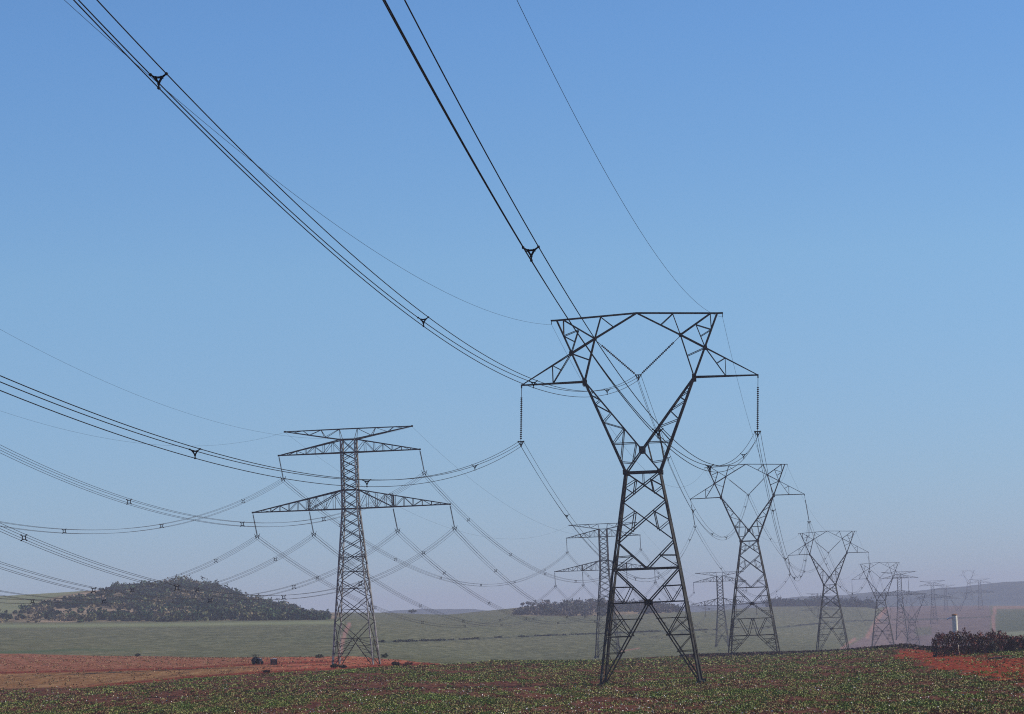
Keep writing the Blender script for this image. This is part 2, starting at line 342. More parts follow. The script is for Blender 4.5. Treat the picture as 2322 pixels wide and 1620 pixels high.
c_plow = ramp(nz(.08, .02, .1, 5, .7), [(.3, (.13, .085, .085)), (.6, (.19, .125, .115)), (.8, (.25, .16, .14))])
c_pale = ramp(nz(.06, .03, .1, 3), [(.3, (.17, .19, .09)), (.7, (.23, .23, .12))])
c_dk = ramp(nz(.1, .04, .1, 3), [(.3, (.05, .075, .035)), (.7, (.085, .11, .05))])
c_furr = ramp(nz(.3, .3, .1, 3), [(.3, (.025, .035, .025)), (.7, (.05, .06, .04))])
mean_n = n.new('ShaderNodeMapRange'); l.new(nz(.02, .005, .01, 3), mean_n.inputs['Value']); mean_n.inputs['From Min'].default_value = .35; mean_n.inputs['From Max'].default_value = .6
out = c_cane
out = mix('plow', out, c_plow); out = mix('pale', out, c_pale); out = mix('dk', out, c_dk)
out = mix('meadow', out, c_mead); out = mix('hill', out, c_hill); out = mix('furr', out, c_furr); out = mix('trk', out, c_trk)
out = mix('strip', out, c_strip); out = mix('low', out, ramp(nz(.5, .08, .5, 5, .7), [(.3, (.14, .060, .022)), (.5, (.24, .115, .045)), (.7, (.32, .19, .085))])); out = mix('tread', out, c_tread); out = mix('rut', out, c_rut)
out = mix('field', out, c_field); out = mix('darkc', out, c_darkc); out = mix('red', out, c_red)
l.new(out, b.inputs['Base Color'])
bmp = n.new('ShaderNodeBump'); bmp.inputs['Strength'].default_value = .7; bmp.inputs['Distance'].default_value = .35
l.new(nz(1.2, .5, 1, 5, .75), bmp.inputs['Height']); l.new(bmp.outputs[0], b.inputs['Normal'])
me.materials.append(m); ground = bpy.data.objects.new('ground', me); COL.objects.link(ground)
tag(ground, 'gently rolling farmland of red soil, bare strips and green crop fields', 'ground', kind='structure')

# hazy blue hills beyond the fields
hx = [(-600, -12), (300, -10), (600, -4), (800, 11), (900, 18), (1060, 16), (1150, 10), (1300, 6), (1440, 3), (1567, 6), (1680, 9), (1750, 12), (1820, 15), (1900, 14.5), (1990, 17), (2060, 16.5), (2129, 20), (2180, 21), (2233, 24), (2322, 25), (2500, 20), (2800, 5)]
us = np.linspace(-600, 2800, 700); ts = np.linspace(0, 1, 26)
Uu, Tt = np.meshgrid(us, ts); dd = 4450 + 1300 * Tt
hh = np.interp(Uu, [p[0] for p in hx], [p[1] for p in hx]) + (fbm(Uu / 60., Tt * 3, 31, 4) - .5) * 4.5
prof = np.where(Tt < .45, sstep(0, .45, Tt), 1 - .8 * sstep(.45, 1, Tt))
HX = (Uu - 1185.6) / F * dd; HZ = -21 + (hh + 21) * prof
mb = MB(); mb.v = [tuple(p) for p in np.stack([HX, dd, HZ], -1).reshape(-1, 3)]; nn = len(us)
mb.f = [(i*nn+j, i*nn+j+1, (i+1)*nn+j+1, (i+1)*nn+j) for i in range(25) for j in range(nn-1)]
hills = mb.build('hills', noisy('distant_woodland_slopes', (.035, .055, .06), (.08, .10, .09), .012, .9), smooth=True)
tag(hills, 'long low blue hills on the horizon beyond the fields', 'hills', kind='structure')

# ------------------------------------------------------------------ pylon with a forked body and a window head (three-phase)
U1 = .01248; U2 = .01605
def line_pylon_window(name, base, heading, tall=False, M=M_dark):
    root = empty(name, base, -R(heading))
    class MB(globals()['MB']):
        def beam(s_, p, q_, w_, w2=None): super().beam(p, q_, w_*.70, w2*.70 if w2 else None)
    zb = 1596 * U2 if tall else 1418 * U2
    bw = 3.33 * 1.6 + .0
    def w(v):                            # half width of the square body at v (crop units below the waist)
        v = -v
        return np.interp(v, [0, 648, 1418 if not tall else 1596], [115 * U2, 220 * U2, (333 if not tall else 348) * U2])
    def Z(v): return v * U2 + zb
    def face(mbs, a, b_, wd):            # one member repeated on the four faces
        (u0, v0), (u1, v1) = a, b_
        for s_ in (1, -1):
            mbs.beam((u0*U2, s_*w(v0), Z(v0)), (u1*U2, s_*w(v1), Z(v1)), wd)
            mbs.beam((s_*w(v0), u0*U2, Z(v0)), (s_*w(v1), u1*U2, Z(v1)), wd)
    W = lambda v: w(v) / U2
    body = MB(); L, D, r_ = .26, .17, .11
    def both(a, b_, wd):
        face(body, a, b_, wd)
        if a[0] != 0 or b_[0] != 0: face(body, (-a[0], a[1]), (-b_[0], b_[1]), wd)
    lv = [0, -194, -465, -648, -873]
    for s1 in (1, -1):
        for s2 in (1, -1):
            for v0, v1 in zip(lv[:-1], lv[1:]): body.beam((s1*w(v0), s2*w(v0), Z(v0)), (s1*w(v1), s2*w(v1), Z(v1)), L)
    face(body, (-W(0), 0), (W(0), 0), .28)
    for v0, v1, red_ in ((0, -194, True), (-194, -465, True)):
        for sg in (1, -1): face(body, (-sg*W(v0), v0), (sg*W(v1), v1), D)
        vm = v0 + (v1 - v0) * .5
        both((W(vm), vm), (W(v0)*.44, v0 + (v1-v0)*.26), r_); both((W(vm), vm), (W(v1)*.46, v0 + (v1-v0)*.73), r_)
        both((W(v0)*.44, v0 + (v1-v0)*.26), (W(v1)*.46, v0 + (v1-v0)*.73), r_)
    both((W(-465), -465), (0, -648), D); both((W(-565), -565), (W(-465)*.47, -560), r_); both((W(-648), -648), (W(-465)*.47, -560), r_)
    face(body, (0, 0), (0, -92), .10)
    face(body, (-W(-648), -648), (W(-648), -648), .24)
    both((W(-648), -648), (0, -873), .19)
    both((W(-765), -765), (W(-765)*.45, -768), r_); both((W(-765)*.97, -770), (W(-873)*.64, -873), r_); both((W(-765)*.45, -768), (W(-873)*.64, -873), r_)
    face(body, (-W(-873), -873), (W(-873), -873), .17)
    if tall:
        ext = [-873, -1079, -1314]
        for s1 in (1, -1):
            for s2 in (1, -1):
                for v0, v1 in zip(ext[:-1], ext[1:]): body.beam((s1*w(v0), s2*w(v0), Z(v0)), (s1*w(v1), s2*w(v1), Z(v1)), L)
        both((0, -873), (W(-1079), -1079), D); both((W(-975), -975), (W(-1079)*.5, -975), r_); both((W(-975), -975), (W(-1079)*.72, -1022), r_)
        face(body, (-W(-1079), -1079), (W(-1079), -1079), .2); face(body, (-W(-1314), -1314), (W(-1314), -1314), .2)
        for k in (0, .68):
            both((W(-1079)*k, -1079), (W(-1314)*.22, -1314), D)
        both((W(-1079)*.68, -1079), (W(-1196), -1196), r_); both((W(-1196), -1196), (W(-1196)*.6, -1196), r_)
        top, apex = -1314, .22
    else: top, apex = -873, 0.
    for sx in (1, -1):
        for sy in (1, -1): body.box((0, sy*w(-873), Z(-873)), .62, .10, .62)
        for sy in (1, -1):
            body.box((sx*w(0), sy*w(0), Z(0)), .55, .55, .5)
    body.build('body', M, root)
    base_v = -zb / U2
    for s1 in (1, -1):
        for s2 in (1, -1):
            g = MB(); g.beam((s1*w(top), s2*w(top), Z(top)), (s1*w(base_v), s2*w(base_v), -.5), .30); g.box((s1*w(base_v), s2*w(base_v), .02), .8, .8, .5)
            # inclined struts rising from this foot on its two faces, with redundants
            for fx in (0, 1):
                def pt(k, v):            # k: fraction of the half width, on this foot's face
                    c = k * w(v)
                    return (s1*c, s2*w(v), Z(v)) if fx == 0 else (s1*w(v), s2*c, Z(v))
                ff = lambda v: apex + (1 - apex) * (top - v) / (top - base_v)
                g.beam(pt(apex, top), pt(.97, base_v + 12), .18)
                H = top - base_v; lev = [top - H*q_ for q_ in (.20, .41, .61, .80)]
                for v in lev[:3]: g.beam(pt(1, v), pt(ff(v), v), .11)
                prev = top
                for i_, v in enumerate(lev):
                    g.beam(pt(1, prev), pt(ff(v), v), .09) if i_ != 0 else None
                    prev = v
                g.beam(pt(1, top), pt(ff(lev[1]), lev[1]), .12)
                g.beam(pt((1 + ff(lev[0])*.0)*.66 if apex == 0 else .8, lev[0]), pt(1, lev[1]), .10)
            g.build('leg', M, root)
    # fork and head: v in the finer unit, measured up from the waist
    Zh = lambda v: v * U1 + zb
    dep = lambda v: float(np.interp(v, [0, 193, 808, 1178, 1385], [115*U2, 1.45, .85, .6, .45]))
    def mem(mbs, a, b_, wd):
        for sy in (1, -1): mbs.beam((a[0]*U1, sy*dep(a[1]), Zh(a[1])), (b_[0]*U1, sy*dep(b_[1]), Zh(b_[1])), wd)
    def lace(mbs, pts, wd=.09):          # zigzag through the depth between front and back chords
        for i in range(len(pts) - 1):
            s_ = 1 if i % 2 else -1
            mbs.beam((pts[i][0]*U1, s_*dep(pts[i][1]), Zh(pts[i][1])), (pts[i+1][0]*U1, -s_*dep(pts[i+1][1]), Zh(pts[i+1][1])), wd)
    lerp = lambda a, b_, t_: (a[0] + (b_[0]-a[0])*t_, a[1] + (b_[1]-a[1])*t_)
    Wn, E_, Fk = (148, 0), (475, 808), (0, 193)
    O1, Bn, Tc, Ot, On, Tm, Sb, Oc = (582, 1057), (372, 1178), (0, 1385), (697, 1352), (638, 1352), (313, 1364), (511, 1259), (641, 1212)
    for sx in (1, -1):
        X = lambda p: (sx*p[0], p[1])
        fk = MB(); mem(fk, X(Wn), X(E_), .27); mem(fk, Fk, X(E_), .22); mem(fk, Fk, X(Wn), .19)
        ov = lambda v: (148 + (475-148)*v/808., v)
        iv = lambda v: (475*(v-193)/(808-193.), v)
        seq = [iv(725), ov(690), iv(640), ov(604), iv(524), ov(446), iv(385), ov(258)]
        for p, q_ in zip(seq[:-1], seq[1:]): mem(fk, X(p), X(q_), .11)
        mem(fk, X(ov(256)), X(iv(256)), .12); mem(fk, X(iv(385)), X(ov(95)), .10); mem(fk, X(iv(256)), X((84, 83)), .10); mem(fk, X(ov(95)), X((84, 83)), .11)
        lace(fk, [X(ov(v)) for v in (100, 260, 446, 604, 720, 808)]); lace(fk, [X(iv(v)) for v in (260, 385, 524, 640, 808)])
        for sy in (1, -1): fk.box((sx*E_[0]*U1, sy*dep(808), Zh(800)), .42, .08, .75)
        if sx == 1:
            for sy in (1, -1): fk.box((0, sy*dep(193), Zh(193)), .62, .10, .70)
        fk.build('fork_arm', M, root)
        hd = MB(); mem(hd, X(E_), X(Ot), .23); mem(hd, X(E_), X(Bn), .18); mem(hd, X(O1), X(Bn), .22); mem(hd, X(O1), X(lerp(E_, Bn, .5)), .11)
        mem(hd, X(On), X(Oc), .11); mem(hd, X(Oc), X(Sb), .11); mem(hd, X(O1), X(Sb), .12); mem(hd, X(Oc), X(lerp(O1, Sb, .5)), .10); mem(hd, X(On), X(Bn), .17)
        lace(hd, [X(lerp(E_, Ot, t_)) for t_ in (0, .25, .46, .75, 1)])
        for sy in (1, -1):
            hd.box((sx*Bn[0]*U1, sy*dep(1178), Zh(1178)), .34, .07, .34); hd.box((sx*O1[0]*U1, sy*dep(1057), Zh(1057)), .40, .07, .40)
        hd.build('head_frame', M, root)
        br = MB(); mem(br, Tc, X(Ot), .16); mem(br, X((690, 1352)), X((748, 1352)), .15); mem(br, X(Bn), X(Tc), .17); mem(br, X(Tm), X(Bn), .13)
        mem(br, X(Tm), X(lerp(Bn, Tc, .45)), .11); lace(br, [X(lerp(Tc, Ot, t_)) for t_ in (0, .25, .45, .7, 1)])
        br.beam((sx*745*U1, -.45, Zh(1352)), (sx*745*U1, .45, Zh(1352)), .12); br.beam((sx*743*U1, 0, Zh(1352)), (sx*743*U1, 0, Zh(1318)), .10)
        br.build('bridge', M, root)
        ar = MB(); tip = (sx*1026*U1, 0, Zh(800))
        for sy in (1, -1):
            y0 = sy*dep(808); y1 = sy*dep(1057)
            ar.beam((sx*475*U1, y0, Zh(806)), tip, .22); ar.beam((sx*582*U1, y1, Zh(1057)), tip, .14)
            f1 = (750-475)/(1026-475.); f2 = (750-582)/(1026-582.)
            pb = Vector((sx*475*U1, y0, Zh(806))).lerp(Vector(tip), f1); pt_ = Vector((sx*582*U1, y1, Zh(1057))).lerp(Vector(tip), f2)
            ar.beam(pb, pt_, .10); o1 = Vector((sx*582*U1, y1, Zh(1057))); ar.beam(o1, pb, .12); ar.beam(pt_, o1.lerp(pb, .55), .09)
            if sy == 1: pbb = pb
            else: ar.beam(pb, pbb, .10); ar.beam((sx*475*U1, y0, Zh(806)), pbb, .09)
        ar.beam((tip[0], tip[1], tip[2]+.1), (tip[0], tip[1], tip[2]-.32), .2)
        ar.build('cross_arm', M, root)
    root['_'] = 0; del root['_']
    rz = -R(heading); cr, sr = math.cos(rz), math.sin(rz)
    def wp(x, y, z): return Vector((base[0] + x*cr - y*sr, base[1] + x*sr + y*cr, base[2] + z))
    h = {'L': wp(-1026*U1, 0, Zh(778)), 'R': wp(1026*U1, 0, Zh(778)), 'VL': wp(-372*U1, 0, Zh(1170)), 'VR': wp(372*U1, 0, Zh(1170)),
         'EL': wp(-743*U1, 0, Zh(1316)), 'ER': wp(743*U1, 0, Zh(1316)), 'C': wp(0, 0, Zh(850)), 'wp': wp, 'dir': Vector((-sr, cr, 0)), 'side': Vector((cr, sr, 0))}
    return root, h

def window_hooks(base, heading, tall=False):
    zb = (1596 if tall else 1418) * U2; rz = -R(heading); cr, sr = math.cos(rz), math.sin(rz); Zh = lambda v: v*U1 + zb
    def wp(x, y, z): return Vector((base[0] + x*cr - y*sr, base[1] + x*sr + y*cr, base[2] + z))
    return {'L': wp(-1026*U1, 0, Zh(778)), 'R': wp(1026*U1, 0, Zh(778)), 'VL': wp(-372*U1, 0, Zh(1170)), 'VR': wp(372*U1, 0, Zh(1170)),
         'EL': wp(-743*U1, 0, Zh(1316)), 'ER': wp(743*U1, 0, Zh(1316)), 'C': wp(0, 0, Zh(850)), 'side': Vector((cr, sr, 0)), 'dir': Vector((-sr, cr, 0))}

GA = 'dark forked pylons of the three-phase line'
def waist_base(x, y, d, zb): p = P(x, y, d); return Vector((p[0], p[1], p[2] - zb))
ZS, ZT = 1418*U2, 1596*U2
bases_a = [waist_base(1458.5, 1071.4, 350, ZS), waist_base(1699.1, 1227.3, 729, ZT), waist_base(1881.5, 1326.8, 1042, ZS), waist_base(1997.6, 1361.7, 1483, ZS), waist_base(2068.5, 1412, 1944, ZS)]
heads_a = [4.3, 7.0, 8.5, 8.5, 8.5]
labs_a = ['tallest dark forked pylon, standing nearest in the crop field',
          'second forked dark pylon, at the far edge of the crop field right of the tallest',
          'third forked pylon of the receding row, standing in front of the tree belt',
          'fourth forked pylon of the row, small and greyish, beside the pink track',
          'faint fifth forked pylon, low down in the valley left of the pale post']
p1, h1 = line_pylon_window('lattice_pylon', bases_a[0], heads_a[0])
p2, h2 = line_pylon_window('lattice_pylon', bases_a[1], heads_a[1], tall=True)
pyl = [p1, p2]; hooks_a = [h1, h2]
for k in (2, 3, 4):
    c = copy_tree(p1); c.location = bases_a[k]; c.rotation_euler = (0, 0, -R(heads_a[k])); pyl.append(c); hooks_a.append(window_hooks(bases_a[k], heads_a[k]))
for o, lb in zip(pyl, labs_a): tag(o, lb, 'pylon', GA)
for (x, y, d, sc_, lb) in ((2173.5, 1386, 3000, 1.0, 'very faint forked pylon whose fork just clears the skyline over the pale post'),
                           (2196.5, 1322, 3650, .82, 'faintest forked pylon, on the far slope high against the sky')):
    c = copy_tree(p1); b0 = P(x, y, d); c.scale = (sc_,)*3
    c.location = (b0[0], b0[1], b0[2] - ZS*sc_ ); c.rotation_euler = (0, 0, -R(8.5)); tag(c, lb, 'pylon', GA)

# ------------------------------------------------------------------ pylon with a straight body and stacked arms (double circuit)
V1 = .01481
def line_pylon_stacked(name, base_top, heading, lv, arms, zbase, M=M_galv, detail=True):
    # base_top: world point at the body top (v = 0); lv: panel levels; zbase: v of the feet
    zb = -zbase * V1; base = Vector(base_top) - Vector((0, 0, zb)); root = empty(name, base, -R(heading))
    (v_ut, v_ub, v_lt, v_lb, a_up, a_lo, a_in, a_pk, v_pk) = arms
    w0 = 74 * V1
    def w(v): return float(np.interp(-v, [0, -v_lb, -zbase], [w0, w0*1.07, w0*1.07 + (218*V1 - w0*1.07) * min(1., (zbase - v_lb) / -1643.)]))
    Z = lambda v: v*V1 + zb
    body = MB(); Lg, D, r_ = .20, .10, .07
    def face(mbs, k0, v0, k1, v1, wd):
        for s_ in (1, -1):
            mbs.beam((k0*w(v0), s_*w(v0), Z(v0)), (k1*w(v1), s_*w(v1), Z(v1)), wd); mbs.beam((s_*w(v0), k0*w(v0), Z(v0)), (s_*w(v1), k1*w(v1), Z(v1)), wd)
    nb = lv[-2]
    for s1 in (1, -1):
        for s2 in (1, -1):
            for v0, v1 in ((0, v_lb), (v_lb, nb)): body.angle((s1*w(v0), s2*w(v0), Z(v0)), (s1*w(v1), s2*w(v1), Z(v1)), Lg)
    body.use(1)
    for v0, v1 in zip(lv[:-2], lv[1:-1]):
        for sg in (1, -1): face(body, -sg, v0, sg, v1, D)
        if v0 < v_lb - 380:
            vm = (v0+v1)/2; face(body, -1, vm, 1, vm, r_)
            for sg in (1, -1):
                face(body, sg, vm, sg*.5, v0 + (v1-v0)*.27, r_*.9); face(body, sg, vm, sg*.5, v0 + (v1-v0)*.73, r_*.9)
    for v in (0, v_ub, v_lt, v_lb): face(body, -1, v, 1, v, .16)
    # last panel: cross then a horizontal, from which the legs' struts spread
    body.build('body', M, root)
    for s1 in (1, -1):
        for s2 in (1, -1):
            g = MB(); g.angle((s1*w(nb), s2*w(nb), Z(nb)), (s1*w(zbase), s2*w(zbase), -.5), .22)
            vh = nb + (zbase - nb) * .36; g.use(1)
            for fx in (0, 1):
                pt = (lambda k, v: (s1*k*w(v), s2*w(v), Z(v)) if fx == 0 else (s1*w(v), s2*k*w(v), Z(v)))
                g.beam(pt(1, nb), pt(0, vh), D); g.beam(pt(0, vh), pt(.95, zbase+10), D*1.1); g.beam(pt(1, vh), pt(0, vh), r_*1.2)
                for q_ in (.25, .5, .75):
                    v = vh + (zbase-vh)*q_; g.beam(pt(1, v), pt(q_*.95, v), r_)
                    g.beam(pt(1, v), pt((q_-.22)*.95, vh + (zbase-vh)*(q_-.22)), r_)
            g.box((s1*w(zbase), s2*w(zbase), .0), .7, .7, .45)
            g.build('leg', M, root)
    def arm(nm, sx, vt, vb, reach, vtip, inner=None, up=False):
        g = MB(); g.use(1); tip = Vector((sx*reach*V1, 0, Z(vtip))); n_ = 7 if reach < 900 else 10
        for sy in (1, -1):
            a = Vector((sx*w(vt), sy*w(vt), Z(vt))) if not up else Vector((0, sy*w(vt)*.25, Z(vt)))
            b_ = Vector((sx*w(vb), sy*w(vb), Z(vb))); g.beam(a, tip, .15); g.beam(b_, tip, .16)
            pa, pb = [], []
            for i in range(n_ + 1):
                t_ = 1 - (1 - i / n_) ** 1.0
                pa.append(a.lerp(tip, t_)); pb.append(b_.lerp(tip, t_))
            for i in range(n_):
                g.beam(pb[i], pa[i+1] if i % 2 == 0 else pb[i], .065) if i % 2 == 0 else g.beam(pa[i], pb[i+1], .065)
                if not up and i: g.beam(pa[i], pb[i], .055)
            if sy == 1: keep = (pa, pb)
            else:
                for i in range(n_ - 1): g.beam(pb[i], keep[1][i+1], .05); g.beam(keep[1][i], pb[i], .05)
            if inner:
                tI = (inner*V1 - w(vb)) / (reach*V1 - w(vb)); g.beam(a, b_.lerp(tip, tI), .11); g.beam(a.lerp(tip, tI), b_.lerp(tip, tI), .13)
        g.box(tip, .3, .3, .25)
        g.build(nm, M, root)
    for sx in (1, -1):
        arm('cross_arm', sx, 0, v_ub, a_up, v_ub, None)
        arm('cross_arm', sx, v_lt, v_lb, a_lo, v_lb+3, a_in)
        arm('peak_arm', sx, v_pk, 0, a_pk, v_pk-2, None, True)
    rz = -R(heading); cr, sr = math.cos(rz), math.sin(rz)
    def wp(x, z): return Vector((base[0] + x*cr, base[1] + x*sr, base[2] + z))
    hk = {'side': Vector((cr, sr, 0)), 'dir': Vector((-sr, cr, 0))}
    for nm, x, v in (('UL', -a_up, v_ub-6), ('UR', a_up, v_ub-6), ('LL', -a_lo, v_lb-6), ('LR', a_lo, v_lb-6), ('IL', -a_in, v_lb-8), ('IR', a_in, v_lb-8), ('EL', -a_pk, v_pk-8), ('ER', a_pk, v_pk-8)):
        hk[nm] = wp(x*V1, Z(v))
    return root, hk
GB = 'grey stacked-arm pylons of the double-circuit line'
def levels(vlb, zb, top_panels=((0, 1), ), n_up=1, body_v=None):
    return None
lv1 = [0, -136, -214, -292, -370, -448, -526, -626, -726, -818, -921, -1036, -1156, -1291, -1461, -1641, -1897, -2369]
armsA = (0, -136, -526, -722, 745, 1040, 442, 672, 112)
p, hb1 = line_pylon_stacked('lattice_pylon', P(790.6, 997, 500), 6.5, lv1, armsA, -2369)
tag(p, 'tallest grey stacked-arm pylon, on the left behind the crop field', 'pylon', GB)
lv2 = [0, -144, -234, -324, -414, -504, -593, -683, -773, -865, -968, -1083, -1205, -1340, -1505, -1690, -1945, -2404]
armsB = (0, -144, -593, -773, 700, 950, 420, 640, 99)
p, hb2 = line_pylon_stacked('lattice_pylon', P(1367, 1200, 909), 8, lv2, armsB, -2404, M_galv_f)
tag(p, 'second grey stacked-arm pylon, partly behind the left leg of the tallest pylon', 'pylon', GB); pB2 = p
lv3 = [0, -144, -234, -324, -414, -504, -593, -683, -773, -865, -968, -1083, -1205, -1420, -1815]
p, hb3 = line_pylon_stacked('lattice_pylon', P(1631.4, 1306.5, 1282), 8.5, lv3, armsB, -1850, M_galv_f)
tag(p, 'third stacked-arm pylon, hazy, just left of the second forked pylon', 'pylon', GB)
def far_stacked(x, y, d, lb):
    c = copy_tree(pB2); t = P(x, y, d); c.location = (t[0], t[1], t[2] - 2404*V1); c.rotation_euler = (0, 0, -R(8.5)); tag(c, lb, 'pylon', GB); return c
b4top = P(1857, 1345, 2250)
far_stacked(1857, 1350, 2500, 'barely visible stacked-arm pylon over the tree belt beside the third forked pylon')
far_stacked(2038.5, 1303, 1800, 'faint stacked-arm pylon right behind the arm of the fourth forked pylon')
far_stacked(2114, 1322, 2500, 'very faint stacked-arm pylon between the fifth forked pylon and the pale post')
far_stacked(2143, 1331, 3050, 'ghostly stacked-arm pylon above the pale post, left of the faint forked pair')
far_stacked(2221, 1317, 3050, 'ghostly stacked-arm pylon right of the faintest forked pylon')

# ------------------------------------------------------------------ insulators
def string_part(root, a, b, lead=.16, r=.125, nd=22, name='disc_string'):
    a = Vector(a) - root.location; b = Vector(b) - root.location; L = (b - a).length; g = MB()
    prof = [(0, .03), (lead, .03)]
    for i in range(nd):
        t0 = lead + (1 - lead - .02) * i / nd; dt = (1 - lead - .02) / nd
        prof += [(t0, .045), (t0 + dt*.15, r), (t0 + dt*.45, r*.92), (t0 + dt*.6, .045)]
    prof += [(.98, .03), (1, .03)]; g.lathe(a, b, prof, 8); g.build(name, M_ins, root)
def yoke3(root, c, side, M):
    c = Vector(c) - root.location; g = MB(); s = Vector(side); up = Vector((0, 0, 1))
    a, b_, d = c + s*.29 + up*.20, c - s*.29 + up*.20, c - up*.30
    g.beam(a, b_, .11); g.beam(a, d, .09); g.beam(b_, d, .09); g.beam(c + up*.2, d, .12)
    for q_ in (a, b_, d): g.lathe(q_ - Vector((0, .22, 0)), q_ + Vector((0, .22, 0)), [(0, .05), (.5, .10), (1, .05)], 6)
    g.build('yoke_plate', M, root)
def yoke4(root, c, side, M):
    c = Vector(c) - root.location; g = MB(); s = Vector(side); up = Vector((0, 0, 1))
    for q_ in (1, -1):
        g.beam(c + up*.25, c + s*q_*.23 + up*.22, .08); g.beam(c + s*q_*.23 + up*.25, c + s*q_*.23 - up*.28, .09)
        g.beam(c + s*q_*.23 - up*.1, c + s*q_*.42 + up*.5, .06)
        g.beam(c + up*.1, c + s*q_*.2 - up*.25, .07)
    g.build('yoke_plate', M, root)
PH_A = {'L': 'left', 'R': 'right', 'C': 'middle'}
ord_a = ['tallest forked pylon', 'second forked pylon', 'third forked pylon', 'fourth forked pylon', 'faint fifth forked pylon']
yk_a = []
swing_a = [-.30, .75, .15, 0, 0]
for k, h in enumerate(hooks_a):
    y_ = {}
    for ph in ('L', 'R'):
        b_ = h[ph] + h['side']*swing_a[k] + Vector((0, 0, -5.75)); root = empty('insulator_string', h[ph])
        string_part(root, h[ph], b_, .18); yoke3(root, b_ - Vector((0, 0, .28)), h['side'], M_dark)
        tag(root, 'long insulator string hanging from the %s arm of the %s' % (PH_A[ph], ord_a[k]), 'insulator', 'hanging insulator strings on the forked pylons'); y_[ph] = b_ - Vector((0, 0, .3))
    cc = h['C'] + h['side']*(swing_a[k]*.3)
    root = empty('v_insulator_string', h['VL'])
    string_part(root, h['VL'], cc - h['side']*.28, .17); string_part(root, h['VR'], cc + h['side']*.28, .17); yoke3(root, cc - Vector((0, 0, .25)), h['side'], M_dark)
    tag(root, 'V-shaped pair of insulator strings inside the window head of the %s' % ord_a[k], 'insulator', 'V insulators in the window heads'); y_['C'] = cc - Vector((0, 0, .3))
    y_['EL'] = h['EL']; y_['ER'] = h['ER']; y_['side'] = h['side']; yk_a.append(y_)
ord_b = ['tallest stacked-arm pylon', 'second stacked-arm pylon', 'third stacked-arm pylon']
PH_C = {'UL': 'upper left', 'UR': 'upper right', 'LL': 'outer lower left', 'LR': 'outer lower right', 'IL': 'inner lower left', 'IR': 'inner lower right'}
PH_B = {'UL': 'left upper arm', 'UR': 'right upper arm', 'LL': 'tip of the left lower arm', 'LR': 'tip of the right lower arm', 'IL': 'inner left lower arm', 'IR': 'inner right lower arm'}
yk_b = []; swing_b = [.58, .05, .0]
for k, h in enumerate((hb1, hb2, hb3)):
    y_ = {'EL': h['EL'], 'ER': h['ER'], 'side': h['side']}
    for ph in PH_B:
        b_ = h[ph] + h['side']*swing_b[k] + Vector((0, 0, -3.45 if k == 0 else -3.8)); root = empty('insulator_string', h[ph])
        string_part(root, h[ph], b_, .06, .12, 20); yoke4(root, b_ - Vector((0, 0, .2)), h['side'], M_dark)
        tag(root, 'short insulator string on the %s of the %s' % (PH_B[ph], ord_b[k]), 'insulator', 'insulator strings on the stacked-arm pylons'); y_[ph] = b_ - Vector((0, 0, .25))
    yk_b.append(y_)

# ------------------------------------------------------------------ conductors
def catenary(A, B, S, n=70):
    A = Vector(A); B = Vector(B); out_ = []
    for i in range(n + 1):
        t = i / n; p = A.lerp(B, t); p.z -= 4*S*t*(1-t); out_.append(p)
    return out_
def at_t(A, B, S, t):
    p = Vector(A).lerp(Vector(B), t); p.z -= 4*S*t*(1-t); return p
OFF3 = [(-.29, .20), (.29, .20), (0, -.30)]; OFF4 = [(-.23, .23), (.23, .23), (.23, -.23), (-.23, -.23)]
def bundle(A, B, S, off, spac, r, M, label, group, n=70, tw=0.):
    A = Vector(A); B = Vector(B); root = empty('conductor_bundle', B); d = (B - A); d.z = 0; d.normalize(); side = Vector((d.y, -d.x, 0)); up = Vector((0, 0, 1))
    for (u, v) in off:
        g = MB(); g.tube([p + side*u + up*v - B for p in catenary(A, B, S, n)], r, 6); g.build('wire', M, root)
    for t in spac:
        c = at_t(A, B, S, t) - B; g = MB()
        qs = [c + side*u + up*v for u, v in off]
        if len(off) == 3:
            inn = [c + (q_ - c)*.42 for q_ in qs]
            for i in range(3):
                g.beam(inn[i], qs[i], .07, .045); g.beam(inn[i], inn[(i+1) % 3], .07); g.beam(qs[i] - d*.11, qs[i] + d*.11, .08)
                g.box(inn[i], .10, .10, .10)
        else:
            inn = [c + (q_ - c)*.6 for q_ in qs]
            for i in range(4):
                g.beam(inn[i], inn[(i+1) % 4], .075); g.beam(inn[i], qs[i], .07); g.beam(qs[i] - d*.1, qs[i] + d*.1, .10)
        g.build('spacer', M, root)
    tag(root, label, 'power cable', group); return root
def ground_wire(A, B, S, r, label, group, n=60):
    B = Vector(B); root = MB(); root.tube([p - B for p in catenary(A, B, S, n)], r, 5); o = root.build('earth_wire', M_wire); o.location = B
    tag(o, label, 'earth wire', group)
g1 = 'three-wire bundles of the forked pylon line'; g2 = 'earth wires of the forked pylon line'
y1_ = yk_a[0]
bundle((-42.66, -62.3, 33.81), y1_['L'], 15.82, OFF3, (.42, .58, .73, .895), .023, M_wire, 'three-wire bundle sagging from the left edge to the left arm of the tallest pylon', g1, 120)
bundle((-31.48, -62.3, 43.85), y1_['C'], 16.75, OFF3, (.27, .428, .59, .732, .896), .023, M_wire, 'three-wire bundle from the top left corner to the V insulator of the tallest pylon', g1, 120)
bundle((-19.41, -62.3, 42.49), y1_['R'], 18.55, OFF3, (.27, .445, .608, .746, .903), .023, M_wire, 'steep three-wire bundle from the top centre to the right arm of the tallest pylon', g1, 120)
ground_wire((-41.25, -62.3, 48.63), y1_['EL'], 12.69, .012, 'thin earth wire from the top left corner to the left peak of the tallest pylon', g2, 100)
